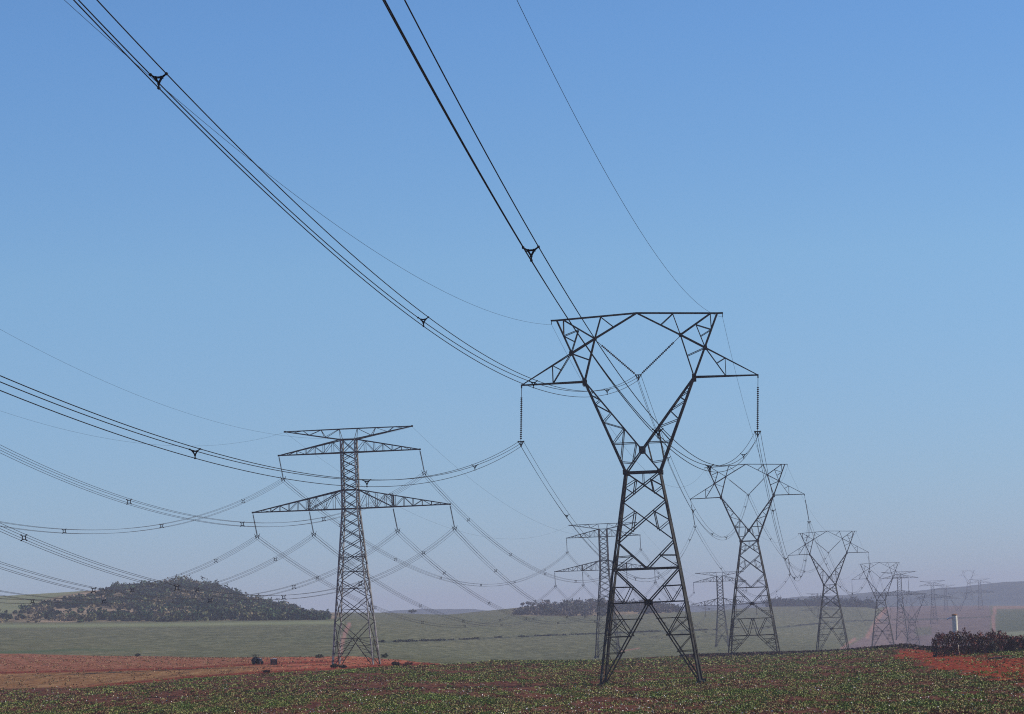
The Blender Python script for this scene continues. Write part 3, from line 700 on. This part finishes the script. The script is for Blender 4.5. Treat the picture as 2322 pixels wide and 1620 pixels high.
ground_wire((-21.85, -62.3, 51.58), y1_['ER'], 13.3, .014, 'thin lone earth wire from the top middle to the right peak of the tallest pylon', g2, 100)
sags = [13.3, 11.0, 14., 15.]
pn = ['first and second', 'second and third', 'third and fourth', 'fourth and fifth']
for k in range(4):
    for ph in 'LCR':
        sg = sags[k] + (.9 if (k == 0 and ph == 'R') else 0)
        sp = {0: (.14, .30, .46, .62, .78, .93), 1: (.2, .4, .6, .8, .93)}.get(k, (.25, .5, .75))
        bundle(yk_a[k][ph], yk_a[k+1][ph], sg, OFF3, sp, .022, M_wire, '%s three-wire bundle strung between the %s forked pylons' % (PH_A[ph], pn[k]), g1, 50)
    for ph, s_ in (('EL', 'left'), ('ER', 'right')):
        ground_wire(yk_a[k][ph], yk_a[k+1][ph], sags[k]*.72, .014, 'thin earth wire between the %s peaks of the %s forked pylons' % (s_, pn[k]), g2, 40)
g3 = 'four-wire bundles of the stacked-arm pylon line'; g4 = 'earth wires of the stacked-arm pylon line'
A0 = {'UL': (-73.86, 222.81, 26.19, 12.32), 'UR': (-53.66, 214.82, 25.53, 12.16), 'LL': (-77.6, 224.36, 18.59, 12.11), 'IL': (-69.3, 221.14, 18.35, 12.37), 'IR': (-57.24, 216.39, 16.63, 11.95), 'LR': (-48.83, 213.15, 15.96, 11.64)}
for ph, (x, y, z, s_) in A0.items():
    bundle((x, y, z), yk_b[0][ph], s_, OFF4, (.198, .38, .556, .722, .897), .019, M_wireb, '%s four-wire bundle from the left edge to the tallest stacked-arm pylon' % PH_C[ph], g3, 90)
ground_wire((-68.39, 222.55, 34.4), yk_b[0]['EL'], 8.8, .010, 'hair-thin earth wire from the left edge to the left peak of the tallest stacked-arm pylon', g4)
ground_wire((-55.86, 215.27, 35.89), yk_b[0]['ER'], 9.14, .010, 'hair-thin earth wire from the left edge to the right peak of the tallest stacked-arm pylon', g4)
for k in range(2):
    for ph in PH_B:
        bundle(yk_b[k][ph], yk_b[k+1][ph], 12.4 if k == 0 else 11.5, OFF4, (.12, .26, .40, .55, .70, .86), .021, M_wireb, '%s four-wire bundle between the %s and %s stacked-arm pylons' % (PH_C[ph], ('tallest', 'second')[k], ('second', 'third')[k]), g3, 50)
    for ph, s_ in (('EL', 'left'), ('ER', 'right')):
        ground_wire(yk_b[k][ph], yk_b[k+1][ph], 9, .011, 'hair-thin earth wire joining the %s peaks of the %s and %s stacked-arm pylons' % (s_, ('tallest', 'second')[k], ('second', 'third')[k]), g4, 40)

# ------------------------------------------------------------------ crop plants, weeds
def leaf_quads(base, h, wdt, per, cols, lay=0.5, seed=1):
    g = np.random.default_rng(seed); n_ = len(base)
    B = np.repeat(base, per, 0); H = np.repeat(h, per); Wd = np.repeat(wdt, per)
    an = g.uniform(0, 2*np.pi, n_*per); tl = g.uniform(.15, 1.0, n_*per) * lay * 2
    dr = np.stack([np.cos(an)*np.sin(tl), np.sin(an)*np.sin(tl), np.cos(tl)], -1)
    sd = np.stack([-np.sin(an), np.cos(an), np.zeros_like(an)], -1)
    L = H * g.uniform(.6, 1.15, n_*per); o = dr * (L*.15)[:, None]
    B = B + np.stack([g.normal(0, .3, n_*per)*Wd, g.normal(0, .3, n_*per)*Wd, np.zeros(n_*per)], -1)
    V = np.stack([B + o, B + dr*(L*.6)[:, None] + sd*(Wd*.5)[:, None], B + dr*L[:, None] - np.array([0, 0, 1.])*(L*.12)[:, None], B + dr*(L*.6)[:, None] - sd*(Wd*.5)[:, None]], 1)
    C = np.repeat(cols, per, 0) * g.uniform(.8, 1.25, (n_*per, 1)) * np.repeat(g.uniform(.65, 1.4, (n_, 1)), per, 0)
    return V, C
def field_points(n_, d0, d1, seed):
    g = np.random.default_rng(seed); d = np.sqrt(g.uniform(d0**2, d1**2, n_)); a = g.uniform(-1260, 1250, n_)
    X = a / F * d; return X, d
def green_mask(X, Y):
    return .45*fbm(X / 1.6, Y / 11., 41, 2) + .55*fbm(X / 9., Y / 18., 43, 2)
edge_pts = [(-200, 1570), (0, 1562), (183, 1560.5), (300, 1552), (418, 1540), (536, 1532), (596, 1528), (745, 1520.5), (865, 1512), (993, 1508), (1100, 1502)]
def in_red(px, py):
    m_ = np.full(px.shape, 1e9); pts = [(2045, 1477), (2135, 1473), (2330, 1502), (2500, 1520), (2500, 1570), (2330, 1548), (2140, 1514), (2040, 1490)]
    for i in range(len(pts)):
        (x0, y0), (x1, y1) = pts[i], pts[(i+1) % len(pts)]; m_ = np.minimum(m_, ((x1-x0)*(py-y0) - (y1-y0)*(px-x0)) / math.hypot(x1-x0, y1-y0))
    return m_
Vs, Cs = [], []
for (cnt, d0, d1, hm, wm, per, sd) in ((150000, 205, 330, .21, .115, 5, 1), (110000, 330, 480, .25, .16, 4, 2), (70000, 480, 745, .32, .28, 4, 3)):
    X, Y = field_points(cnt, d0, d1, sd); g = np.random.default_rng(100+sd); Zt = terrain(X, Y); px, py = survey(X, Y, Zt)
    ed = line(px, edge_pts); gm = green_mask(X, Y)
    ok = ((px > 1110) | (py > ed + 1 + g.normal(0, 1.5, cnt))) & (gm + g.normal(0, .09, cnt) > .465)
    rd = in_red(px, py) + (fbm(X/2.5, Y/5., 21) - .5)*30 + 6; ok &= ~((rd > -2) & (g.uniform(0, 1, cnt) > .06 + .30*(fbm(X/1.5, Y/9., 91, 2) > .60)))
    ok &= ~((px > 1060) & (Y > 745))
    X, Y, Zt, gm, px = X[ok], Y[ok], Zt[ok], gm[ok], px[ok]; k = g.uniform(0, 1, len(X)); hv = fbm(X / 9., Y / 30., 51, 2)
    pal = np.array([[.135, .185, .032], [.205, .215, .05], [.19, .185, .05], [.27, .215, .08], [.23, .125, .05], [.13, .050, .022]])
    hv2 = fbm(X / 1.1, Y / 7., 57, 2); w_ = k*.50 + (hv - .5)*.6 + (hv2 - .5)*1.3 + .24
    ix = np.select([w_ < .28, w_ < .46, w_ < .60, w_ < .74, w_ < .88], [0, 1, 2, 3, 4], 5)
    # drier and redder towards the crest on the right
    V, C = leaf_quads(np.stack([X, Y, Zt - .03], -1), hm * g.uniform(.5, 1.3, len(X)), wm * g.uniform(.6, 1.3, len(X)), per, pal[ix], .80, sd)
    Vs.append(V); Cs.append(C)
o = quads_mesh('crop_plants', np.concatenate(Vs), np.concatenate(Cs), M_leaf)
tag(o, 'low patchy green and brown crop plants covering the red foreground field', 'crop plants', kind='stuff')
# pale dry husks scattered on the soil
X, Y = field_points(6500, 205, 420, 9); gm = green_mask(X, Y); g = np.random.default_rng(19); ok = (gm + g.normal(0, .12, len(X)) < .62) & (g.uniform(0, 1, len(X)) < np.clip(1.25 - (Y-205)/190., .06, 1)) & (fbm(X/7., Y/25., 77, 2) > .42)
X, Y = X[ok], Y[ok]; Z_ = terrain(X, Y); px, py = survey(X, Y, Z_); k2 = in_red(px, py) < 0; X, Y, Z_ = X[k2], Y[k2], Z_[k2]
V, C = leaf_quads(np.stack([X, Y, Z_ + .05], -1), np.full(len(X), .15), np.full(len(X), .11), 2, np.tile(np.array([[.85, .78, .66]]), (len(X), 1)), .9, 5)
o = quads_mesh('dry_husks', V, C, M_leaf); tag(o, 'small whitish dry husks scattered between the crop plants', 'husks', kind='stuff')
# dry weeds on the crest, right of the tallest pylon
g = np.random.default_rng(23); xs = g.uniform(1540, 2330, 9000); cr_ = line(xs, [(1350, 1494), (1595, 1486), (1769, 1481), (1860, 1478), (1900, 1474), (2010, 1468), (2120, 1463), (2322, 1463)])
D_ = line(xs, [(1540, 735), (1860, 735), (1950, 660), (2050, 600), (2150, 500), (2322, 455)]) * (1 + g.normal(0, .03, 9000)); X = (xs - 1185.6)/F*D_; ok = D_ < 748
X, D_ = X[ok], D_[ok]; Z_ = terrain(X, D_); pal = np.array([[.045, .018, .016], [.075, .030, .024], [.06, .045, .022], [.03, .02, .018]])
V, C = leaf_quads(np.stack([X, D_, Z_ - .02], -1), g.uniform(.25, .8, len(X)), np.full(len(X), .35), 4, pal[g.integers(0, 4, len(X))], .4, 6)
o = quads_mesh('dry_weeds', V, C, M_leaf); tag(o, 'dark reddish dry weeds along the brow of the field', 'weeds', kind='stuff')
# stubble on the bare strip
g = np.random.default_rng(29); n_ = 15000; Y = np.sqrt(g.uniform(400**2, 740**2, n_)); X = g.uniform(-1300, -80, n_)/F*Y; Z_ = terrain(X, Y); px, py = survey(X, Y, Z_)
ok = (py < line(px, edge_pts) - 2) & (Y < line(px, [(-300, 745), (0, 740), (400, 740), (800, 620), (1000, 500)]) - 5) & (np.sin((X*.8 + Y*.16)*1.3) + g.normal(0, .8, n_) > 0)
X, Y, Z_ = X[ok], Y[ok], Z_[ok]; pal = np.array([[.27, .15, .06], [.22, .10, .045], [.20, .16, .06], [.33, .20, .09]])
V, C = leaf_quads(np.stack([X, Y, Z_], -1), g.uniform(.12, .3, len(X)), np.full(len(X), .22), 2, pal[g.integers(0, 4, len(X))], .5, 8)
o = quads_mesh('stubble', V, C, M_leaf); tag(o, 'short dry stubble on the bare orange strip at left', 'stubble', kind='stuff')

# ------------------------------------------------------------------ trees, woods, hedge
def crown_quads(c, rx, rz_, nq, size, col, g, flat=.0):
    d = g.normal(0, 1, (nq, 3)); d /= np.linalg.norm(d, axis=1)[:, None]; rr = g.uniform(.35, 1.0, nq)**.6
    lob = 1 + .34*np.sin(d[:, 0]*5 + g.uniform(0, 6)) * np.cos(d[:, 2]*4 + g.uniform(0, 6))
    p = np.array(c) + d * np.array([rx, rx, rz_]) * (rr*lob)[:, None]
    u = g.normal(0, 1, (nq, 3)); u /= np.linalg.norm(u, axis=1)[:, None]; v = np.cross(u, g.normal(0, 1, (nq, 3))); v /= np.linalg.norm(v, axis=1)[:, None]
    s = size * g.uniform(.5, 1.2, nq)[:, None]
    return np.stack([p - u*s, p + v*s*.7, p + u*s, p - v*s*.7], 1), np.array(col)[None, :] * g.uniform(.55, 1.5, (nq, 1))
def wood(name, n_, xr, dr, keep, hm, nq, size, pal, seed, label, cat, hf=None):
    g = np.random.default_rng(seed); X_ = g.uniform(*xr, n_); D_ = g.uniform(*dr, n_); X = (X_ - 1185.6)/F*D_; Z_ = terrain(X, D_); px, py = survey(X, D_, Z_)
    ok = keep(px, py, X, D_, g); Vs_, Cs_ = [], []
    for x, y, z in zip(X[ok], D_[ok], Z_[ok]):
        h = hm * g.uniform(.45, 1.2) * (hf(x / y * F + 1185.6) if hf else 1); rx = h * g.uniform(.5, .85)
        pn_ = float(fbm(np.array([x / 22.]), np.array([y / 60.]), seed + 3, 2)[0]) + g.normal(0, .10)
        if g.uniform() < .12: h *= 1.5
        V, C = crown_quads((x, y, z + h*.45), rx, h*.5, nq, size, pal[int(np.clip((pn_ - .25) * 2 * len(pal), 0, len(pal)-1))], g); Vs_.append(V); Cs_.append(C)
    o = quads_mesh(name, np.concatenate(Vs_), np.concatenate(Cs_), M_tree); tag(o, label, cat, kind='stuff'); return o
palw = [(.016, .032, .018), (.024, .052, .022), (.038, .075, .028), (.030, .045, .022), (.065, .09, .035), (.12, .12, .05), (.20, .15, .08)]
def keep1(px, py, X, D, g):
    hb_ = line(px, [(0, 1412), (298, 1411), (397, 1409), (563, 1407), (760, 1405)])
    left = line(py, [(1325, 290), (1345, 245), (1355, 195), (1366, 140), (1380, 90), (1395, 30), (1405, -60)])
    dens = .35 + .65*sstep(-20, 60, px - left) ; pat = fbm(X/28., D/70., 61, 3)
    bare = np.exp(-(((px-330)/90)**2 + ((py-1394)/9)**2)) + .8*np.exp(-(((px-480)/90)**2 + ((py-1403)/5)**2)) + .7*np.exp(-(((px-130)/50)**2 + ((py-1368)/7)**2)) + .5*np.exp(-(((px-60)/70)**2 + ((py-1398)/6)**2))
    return (px > left - 15) & (py < hb_ + 1) & (py > 1300) & (px < 745) & (g.uniform(0, 1, len(px)) < dens) & ((pat - bare*.40 > .43 - .25*sstep(330, 480, px)) | (g.uniform(0, 1, len(px)) < .07))
wood('woodland', 5600, (-40, 760), (1390, 2080), keep1, 6.0, 46, .8, palw, 71, 'dark scrubby woodland covering the low hill at left', 'woodland', lambda q_: float(np.interp(q_, [0, 60, 200, 350, 420, 480, 560, 640, 700, 760], [.45, .5, .55, .6, .95, .95, .8, .75, .45, .3])))
def keep2(px, py, X, D, g):
    return (px > 1165 + (1395-py)*1.5) & (px < 1540) & (py < line(px, [(1170, 1398), (1300, 1399), (1540, 1390)])) & (py > line(px, [(1170, 1386), (1220, 1380), (1290, 1375), (1360, 1370), (1540, 1372)])) & (fbm(X/40., D/60., 63, 2) > .40)
wood('scrub', 1500, (1150, 1545), (1950, 2480), keep2, 4.6, 30, .8, [(.05, .065, .05), (.07, .075, .055), (.11, .085, .065), (.04, .05, .045)], 73, 'hazy brownish scrub on the low rise behind the tallest pylon', 'scrub')
def keep3(px, py, X, D, g):
    return ((px > 1745) & (px < 1868)) | ((px > 1880) & (px < 1985) & (g.uniform(0, 1, len(px)) < .9))
wood('tree_belt', 230, (1745, 1990), (2960, 3040), keep3, 6.6, 60, 1.1, [(.028, .05, .035), (.035, .06, .04), (.02, .04, .03)], 75, 'dark belt of trees on the skyline between the second and fourth forked pylons', 'tree belt')
# bushy line between the crop blocks
g = np.random.default_rng(81); rowpts = [(862, 1457), (990, 1453.5), (1200, 1444), (1352, 1438), (1480, 1433), (1640, 1428), (1760, 1424), (1910, 1410), (2000, 1407)]
Vs_, Cs_ = [], []
anch = [hit(x, y, 700., 3600.) for x, y in [(xx, line(xx, rowpts)) for xx in np.linspace(862, 2000, 60)]]
r0 = anch[0]
for i in range(900):
    t_ = g.uniform(0, 58.99); k_ = int(t_); a_ = anch[k_] + (anch[k_+1] - anch[k_]) * (t_ - k_)
    if fbm(np.array([t_ * .9]), np.array([0.]), 88, 2)[0] < .40: continue
    x, y = a_[0] + g.normal(0, .4), a_[1] + g.normal(0, 1.); h = g.uniform(.35, .85); V, C = crown_quads((x, y, ground_z(x, y) + h*.35), h*.8, h*.5, 14, .32, (.050, .058, .036), g); Vs_.append(V); Cs_.append(C)
o = quads_mesh('hedgerow', np.concatenate(Vs_), np.concatenate(Cs_), M_tree); tag(o, 'thin broken dark row of low bushes crossing the green plain', 'hedgerow')
g = np.random.default_rng(81)
def tree(x, y_top, y_base, d, wpx, label, group, cat='tree', seed=0, name='tree', col=(.032, .055, .035), nq=260, trunkw=.35, loose=1.0):
    g = np.random.default_rng(500 + seed); b0 = P(x, y_base, d); zg = ground_z(b0[0], d); top = P(x, y_top, d); h = max(top[2] - zg, 2.5); wd = wpx / F * d
    root = empty(name, (b0[0], d, zg)); t = MB(); t.beam((0, 0, -.3), (wd*.03, 0, h*.55), trunkw, trunkw*.5)
    for k in range(4):
        an = g.uniform(0, 6.28); t.beam((wd*.02, 0, h*g.uniform(.25, .5)), (math.cos(an)*wd*.3, math.sin(an)*wd*.3, h*g.uniform(.6, .85)), trunkw*.45, trunkw*.2)
    t.build('trunk', M_trunk, root)
    Vs_, Cs_ = [], []
    for k in range(5):
        off = (g.uniform(-.24, .24)*wd*loose, g.uniform(-.2, .2)*wd, h*g.uniform(.5, .74))
        V, C = crown_quads(off, wd*.30, h*.24, nq//5, max(.45, wd*.055), col, g); Vs_.append(V); Cs_.append(C)
    c = quads_mesh('crown', np.concatenate(Vs_), np.concatenate(Cs_), M_tree); c.parent = root
    tag(root, label, cat, group); return root
GT = 'single trees along the skyline'
tree(939, 1380.5, 1393, 2340, 27, 'broad domed tree alone on the skyline right of the tallest stacked-arm pylon', GT, seed=1, nq=420)
tree(1241.5, 1359.5, 1371, 2380, 13, 'small dark round tree alone on the rise left of the second stacked-arm pylon', GT, seed=2)
tree(1199, 1363, 1378, 2390, 17, 'greyish loose-crowned tree at the left end of the rise', GT, seed=3, col=(.075, .075, .06), loose=1.3)
tree(1185, 1366, 1379, 2390, 10, 'slight pale tree just left of the loose-crowned tree on the rise', GT, seed=4, col=(.09, .08, .06))
tree(1312, 1361, 1369, 2390, 14, 'low dark tree on top of the rise beside the second stacked-arm pylon', GT, seed=5)
tree(1340, 1358, 1368, 2390, 16, 'dark tree hidden partly by the body of the second stacked-arm pylon', GT, seed=6)
tree(428, 1312.5, 1330, 1990, 15, 'tallest tree sticking out of the top of the wooded hill', GT, seed=7)
tree(443, 1316, 1332, 1990, 14, 'second tree standing out of the hilltop, just right of the tallest one', GT, seed=8)
tree(473, 1320.5, 1338, 1990, 11, 'thin tree jutting from the right shoulder of the wooded hill', GT, seed=9)
tree(612, 1364, 1376, 1990, 16, 'rounded tree on the lower right slope of the wooded hill', GT, seed=10)
tree(636, 1366, 1378, 1990, 18, 'wide tree beside the rounded one low on the right slope of the wooded hill', GT, seed=11)
tree(671, 1375, 1386, 1990, 14, 'last dark tree before the wooded hill runs out to the right', GT, seed=12)
tree(1985, 1362, 1374, 3050, 14, 'separate tree at the right end of the skyline tree belt', GT, seed=13)
# round shrubs in the far crop
GS = 'dark bushes dotted beside the bare strip'
def bush(x, y, d, wpx, hpx, label, seed, col=(.03, .04, .025), name='bush', nq=160):
    g = np.random.default_rng(700+seed); b0 = P(x, y, d); zg = ground_z(b0[0], d); wd = wpx/F*d; h = hpx/F*d
    root = empty(name, (b0[0], d, zg)); t = MB(); t.beam((0, 0, -.2), (0, 0, h*.5), .12, .06); t.beam((0, 0, 0), (wd*.2, 0, h*.6), .08, .04); t.build('stem', M_trunk, root)
    V, C = crown_quads((0, 0, h*.5), wd*.5, h*.5, nq, max(.16, wd*.09), col, g); c = quads_mesh('foliage', V, C, M_tree); c.parent = root; tag(root, label, 'bush', GS)
bush(312, 1488, 730, 14, 7, 'small dark bush at the top edge of the bare strip, left of the farm machine', 1)
bush(725, 1500, 590, 22, 9, 'low grey-green bush left of the feet of the tallest stacked-arm pylon', 2, (.05, .07, .045))
bush(758, 1522, 470, 20, 8, 'dark weedy tuft at the leftmost foot of the tallest stacked-arm pylon', 3)
bush(778, 1524, 466, 18, 6, 'dark weedy tuft at the second foot of the tallest stacked-arm pylon', 4)
bush(898, 1508, 480, 22, 9, 'dark bush on bare soil a little right of the tallest stacked-arm pylon', 5, (.035, .022, .018))
bush(925, 1506, 478, 26, 9, 'rust-coloured bush at the end of the bare strip', 6, (.14, .05, .03))
bush(605, 1526, 452, 15, 6, 'dark red mound of weeds on the near edge of the bare strip below the crate', 7, (.08, .02, .015))
bush(872, 1496, 600, 16, 10, 'dark green bush just right of the far foot of the tallest stacked-arm pylon', 8, (.03, .05, .035))

# hedge and standpipe at the right
g = np.random.default_rng(91); Vs_, Cs_ = [], []
hx0 = [(2110, 1460, 20), (2117, 1446, 26), (2126, 1435, 36), (2170, 1434, 36), (2195, 1433, 36), (2215, 1436, 32), (2235, 1435, 34), (2262, 1435, 33), (2280, 1438, 30), (2296, 1442, 28), (2330, 1443, 26), (2380, 1444, 24)]
hroot_p = P(2220, 1472, 425); hedge = empty('hedge', (hroot_p[0], 425, ground_z(hroot_p[0], 425)))
stems = MB(); stems.beam(Vector(P(2116, 1470, 423)) - Vector((0, 0, 0)) - hedge.location, Vector(P(2420, 1470, 423)) - hedge.location, .05)
for i, xx in enumerate(np.arange(2118, 2420, 5.5)):
    dct = 423 + g.uniform(-1.2, 1.2); ytop = line(xx, [(p_[0], p_[1]) for p_ in hx0]); p0 = P(xx, 1470, dct); zg = ground_z(p0[0], dct); zt = P(xx, float(ytop) + g.uniform(-2.5, 6), dct)[2]; h = max(zt - zg, .6)
    c = Vector((p0[0], dct, zg)) - hedge.location
    if g.uniform() < .12: h *= 1.12
    for zz in (.15, .42, .66, .84):
        cl = [(.19, .075, .055), (.11, .075, .040), (.14, .055, .055), (.08, .052, .034), (.24, .090, .065)][g.integers(0, 5)]
        V, C = crown_quads((c.x + g.uniform(-.15, .15), c.y + g.uniform(-.3, .3), c.z + h*(zz + g.uniform(-.05, .08))), .36, h*.22, 70, .12, cl, g); Vs_.append(V); Cs_.append(C)
    stems.beam((c.x, c.y, c.z - .2), (c.x + g.uniform(-.2, .2), c.y, c.z + h*.8), .07, .03)
fo = quads_mesh('foliage', np.concatenate(Vs_), np.concatenate(Cs_), M_tree); fo.parent = hedge; stems.build('stem', M_trunk, hedge)
tag(hedge, 'dark reddish-brown hedge at the right edge in front of the pale post', 'hedge')
pb = P(2170.5, 1470, 427); zg = ground_z(pb[0], 427); ztop = P(2167, 1396, 427)[2] - zg
post = empty('standpipe', (pb[0] - .14, 427, zg))
g_ = MB(); g_.lathe((0, 0, -.3), (0, 0, ztop), [(0, .37), (.55, .36), (.97, .35), (1, .35)], 20); g_.build('pipe', M_conc, post, True)
g_ = MB(); g_.lathe((0, 0, ztop), (0, 0, ztop + .22), [(0, .38), (.3, .40), (.7, .33), (1, .08)], 16); g_.build('cap', M_rust, post)
g_ = MB(); g_.tube([(-.2, 0, ztop - .30), (-.45, 0, ztop - .30), (-.72, -.02, ztop - .33), (-.95, -.03, ztop - .40)], .09, 10); g_.lathe((-.92, -.03, ztop - .39), (-1.02, -.03, ztop - .44), [(0, .11), (1, .12)], 10); g_.build('spout', M_white, post)
tag(post, 'pale concrete standpipe with a rusty cap and a white side spout, rising behind the hedge', 'standpipe')
# black pipe lying on the red soil
def lying(x0, y0, x1, y1, r, label):
    a = hit(x0, y0); b_ = hit(x1, y1, a[1]*.97, a[1]*1.1); root = MB(); c = Vector(a); A = Vector((0, 0, r*.9)); B = Vector((b_[0]-a[0], b_[1]-a[1], b_[2]-a[2] + r*.9))
    root.lathe(A, B, [(0, r*.7), (0, r*1.12), (.03, r*1.12), (.035, r), (.965, r), (.97, r*1.12), (1, r*1.12), (1, r*.7)], 12); o = root.build('drain_pipe', M_black, None); o.location = c; tag(o, label, 'pipe', 'black pipes lying on the ground'); return o
lying(2240, 1496, 2274, 1493.5, .10, 'short thick black pipe lying on red soil below the hedge')
lying(2290, 1492, 2304, 1490.8, .055, 'thin black pipe lying in the grass at the right edge')

# small farm machine and crate on the bare strip
mp = hit(585, 1507); mz = ground_z(mp[0], mp[1]); sc = mp[1]/F
mach = empty('farm_machine', (mp[0], mp[1], mz), R(-35)); k = mp[1]/500.
def wheel(parent, c, r, w_):
    g = MB(); a = Vector(c) - Vector((0, w_/2, 0)); b_ = Vector(c) + Vector((0, w_/2, 0)); g.lathe(a, b_, [(0, r*.55), (0, r*.92), (.15, r), (.85, r), (1, r*.92), (1, r*.55)], 18); t = g.build('wheel', M_rubber, parent)
    g = MB(); g.lathe(a + Vector((0, w_*.1, 0)), b_ - Vector((0, w_*.1, 0)), [(0, r*.15), (0, r*.5), (1, r*.5), (1, r*.15)], 12); g.build('rim', M_black, t)
for sy in (-.48, .48): wheel(mach, (-.40*k, sy*k, .42*k), .42*k, .22*k); wheel(mach, (.48*k, sy*k*.85, .27*k), .27*k, .16*k)
g_ = MB(); g_.box((.28*k, 0, .62*k), .85*k, .42*k, .42*k); g_.box((.30*k, 0, .86*k), .7*k, .36*k, .08*k); g_.build('engine_hood', M_black, mach)
g_ = MB(); g_.box((.30*k, 0, .925*k), .5*k, .3*k, .05*k); g_.build('hood_highlight', M_white, mach)  # white panel stands in for the highlights on the hood
g_ = MB(); g_.box((-.40*k, 0, .80*k), .40*k, .40*k, .10*k); g_.box((-.58*k, 0, 1.02*k), .09*k, .40*k, .40*k); g_.build('seat', M_black, mach)
for sy in (-.48, .48):
    g_ = MB(); g_.tube([(-.85*k, sy*k, .55*k), (-.68*k, sy*k, .84*k), (-.4*k, sy*k, .93*k), (-.1*k, sy*k, .80*k)], .10*k, 6); g_.build('fender', M_black, mach)
g_ = MB()
for sy in (-.38, .38): g_.beam((-.62*k, sy*k, .7*k), (-.62*k, sy*k, 1.42*k), .07*k)
g_.beam((-.62*k, -.4*k, 1.42*k), (-.62*k, .4*k, 1.42*k), .08*k); g_.box((-.45*k, 0, 1.47*k), .85*k, .85*k, .07*k); g_.beam((-.1*k, -.35*k, .8*k), (-.1*k, -.35*k, 1.44*k), .05*k); g_.beam((-.1*k, .35*k, .8*k), (-.1*k, .35*k, 1.44*k), .05*k); g_.build('canopy_frame', M_black, mach)
g_ = MB(); g_.tube([(-.05*k, 0, .8*k), (-.16*k, 0, 1.05*k)], .03*k, 6); g_.lathe((-.17*k, 0, 1.05*k), (-.20*k, 0, 1.09*k), [(0, .16*k), (1, .16*k)], 12); g_.build('steering_wheel', M_black, mach)
tag(mach, 'small dark farm machine with painted hood highlights, parked on the bare red soil at left', 'farm machine')
cp_ = hit(621, 1508); crate = empty('crate', (cp_[0], cp_[1], cp_[2]), R(12)); k = cp_[1]/500.
g_ = MB()
for z in (.12, .33, .54, .75):
    for sy in (-.38, .38): g_.box((0, sy*k, z*k), .92*k, .05*k, .18*k)
    for sx in (-.46, .46): g_.box((sx*k, 0, z*k), .05*k, .70*k, .18*k)
for sx in (-.41, .41):
    for sy in (-.34, .34): g_.box((sx*k, sy*k, .43*k), .07*k, .05*k, .86*k)
g_.box((0, 0, .06*k), .84*k, .70*k, .05*k); g_.build('side_slats', M_black, crate)
g_ = MB(); g_.box((0, 0, .90*k), 1.0*k, .86*k, .06*k); g_.box((.1*k, 0, .95*k), .5*k, .5*k, .04*k); g_.build('lid', M_white, crate)
tag(crate, 'dark crate with a pale lid on the red soil right of the farm machine', 'crate')

# ------------------------------------------------------------------ haze
zlo = float(GZ.min()) - 1.5; zhi = 54.0; half = 7600.
g_ = MB(); g_.box((0, 0, (zlo+zhi)/2), 2*half, 2*half, zhi - zlo)
hm = bpy.data.materials.new('dusty_air'); hm.use_nodes = True; hn = hm.node_tree.nodes; hn.clear()
pv = hn.new('ShaderNodeVolumePrincipled'); ho = hn.new('ShaderNodeOutputMaterial'); hm.node_tree.links.new(pv.outputs[0], ho.inputs['Volume'])
pv.inputs['Density'].default_value = 1.45e-4; pv.inputs['Color'].default_value = (.84, .80, .93, 1); pv.inputs['Anisotropy'].default_value = 0.0
haze = g_.build('haze', hm); tag(haze, 'thin bluish dust haze over the farmland', 'haze', kind='stuff')
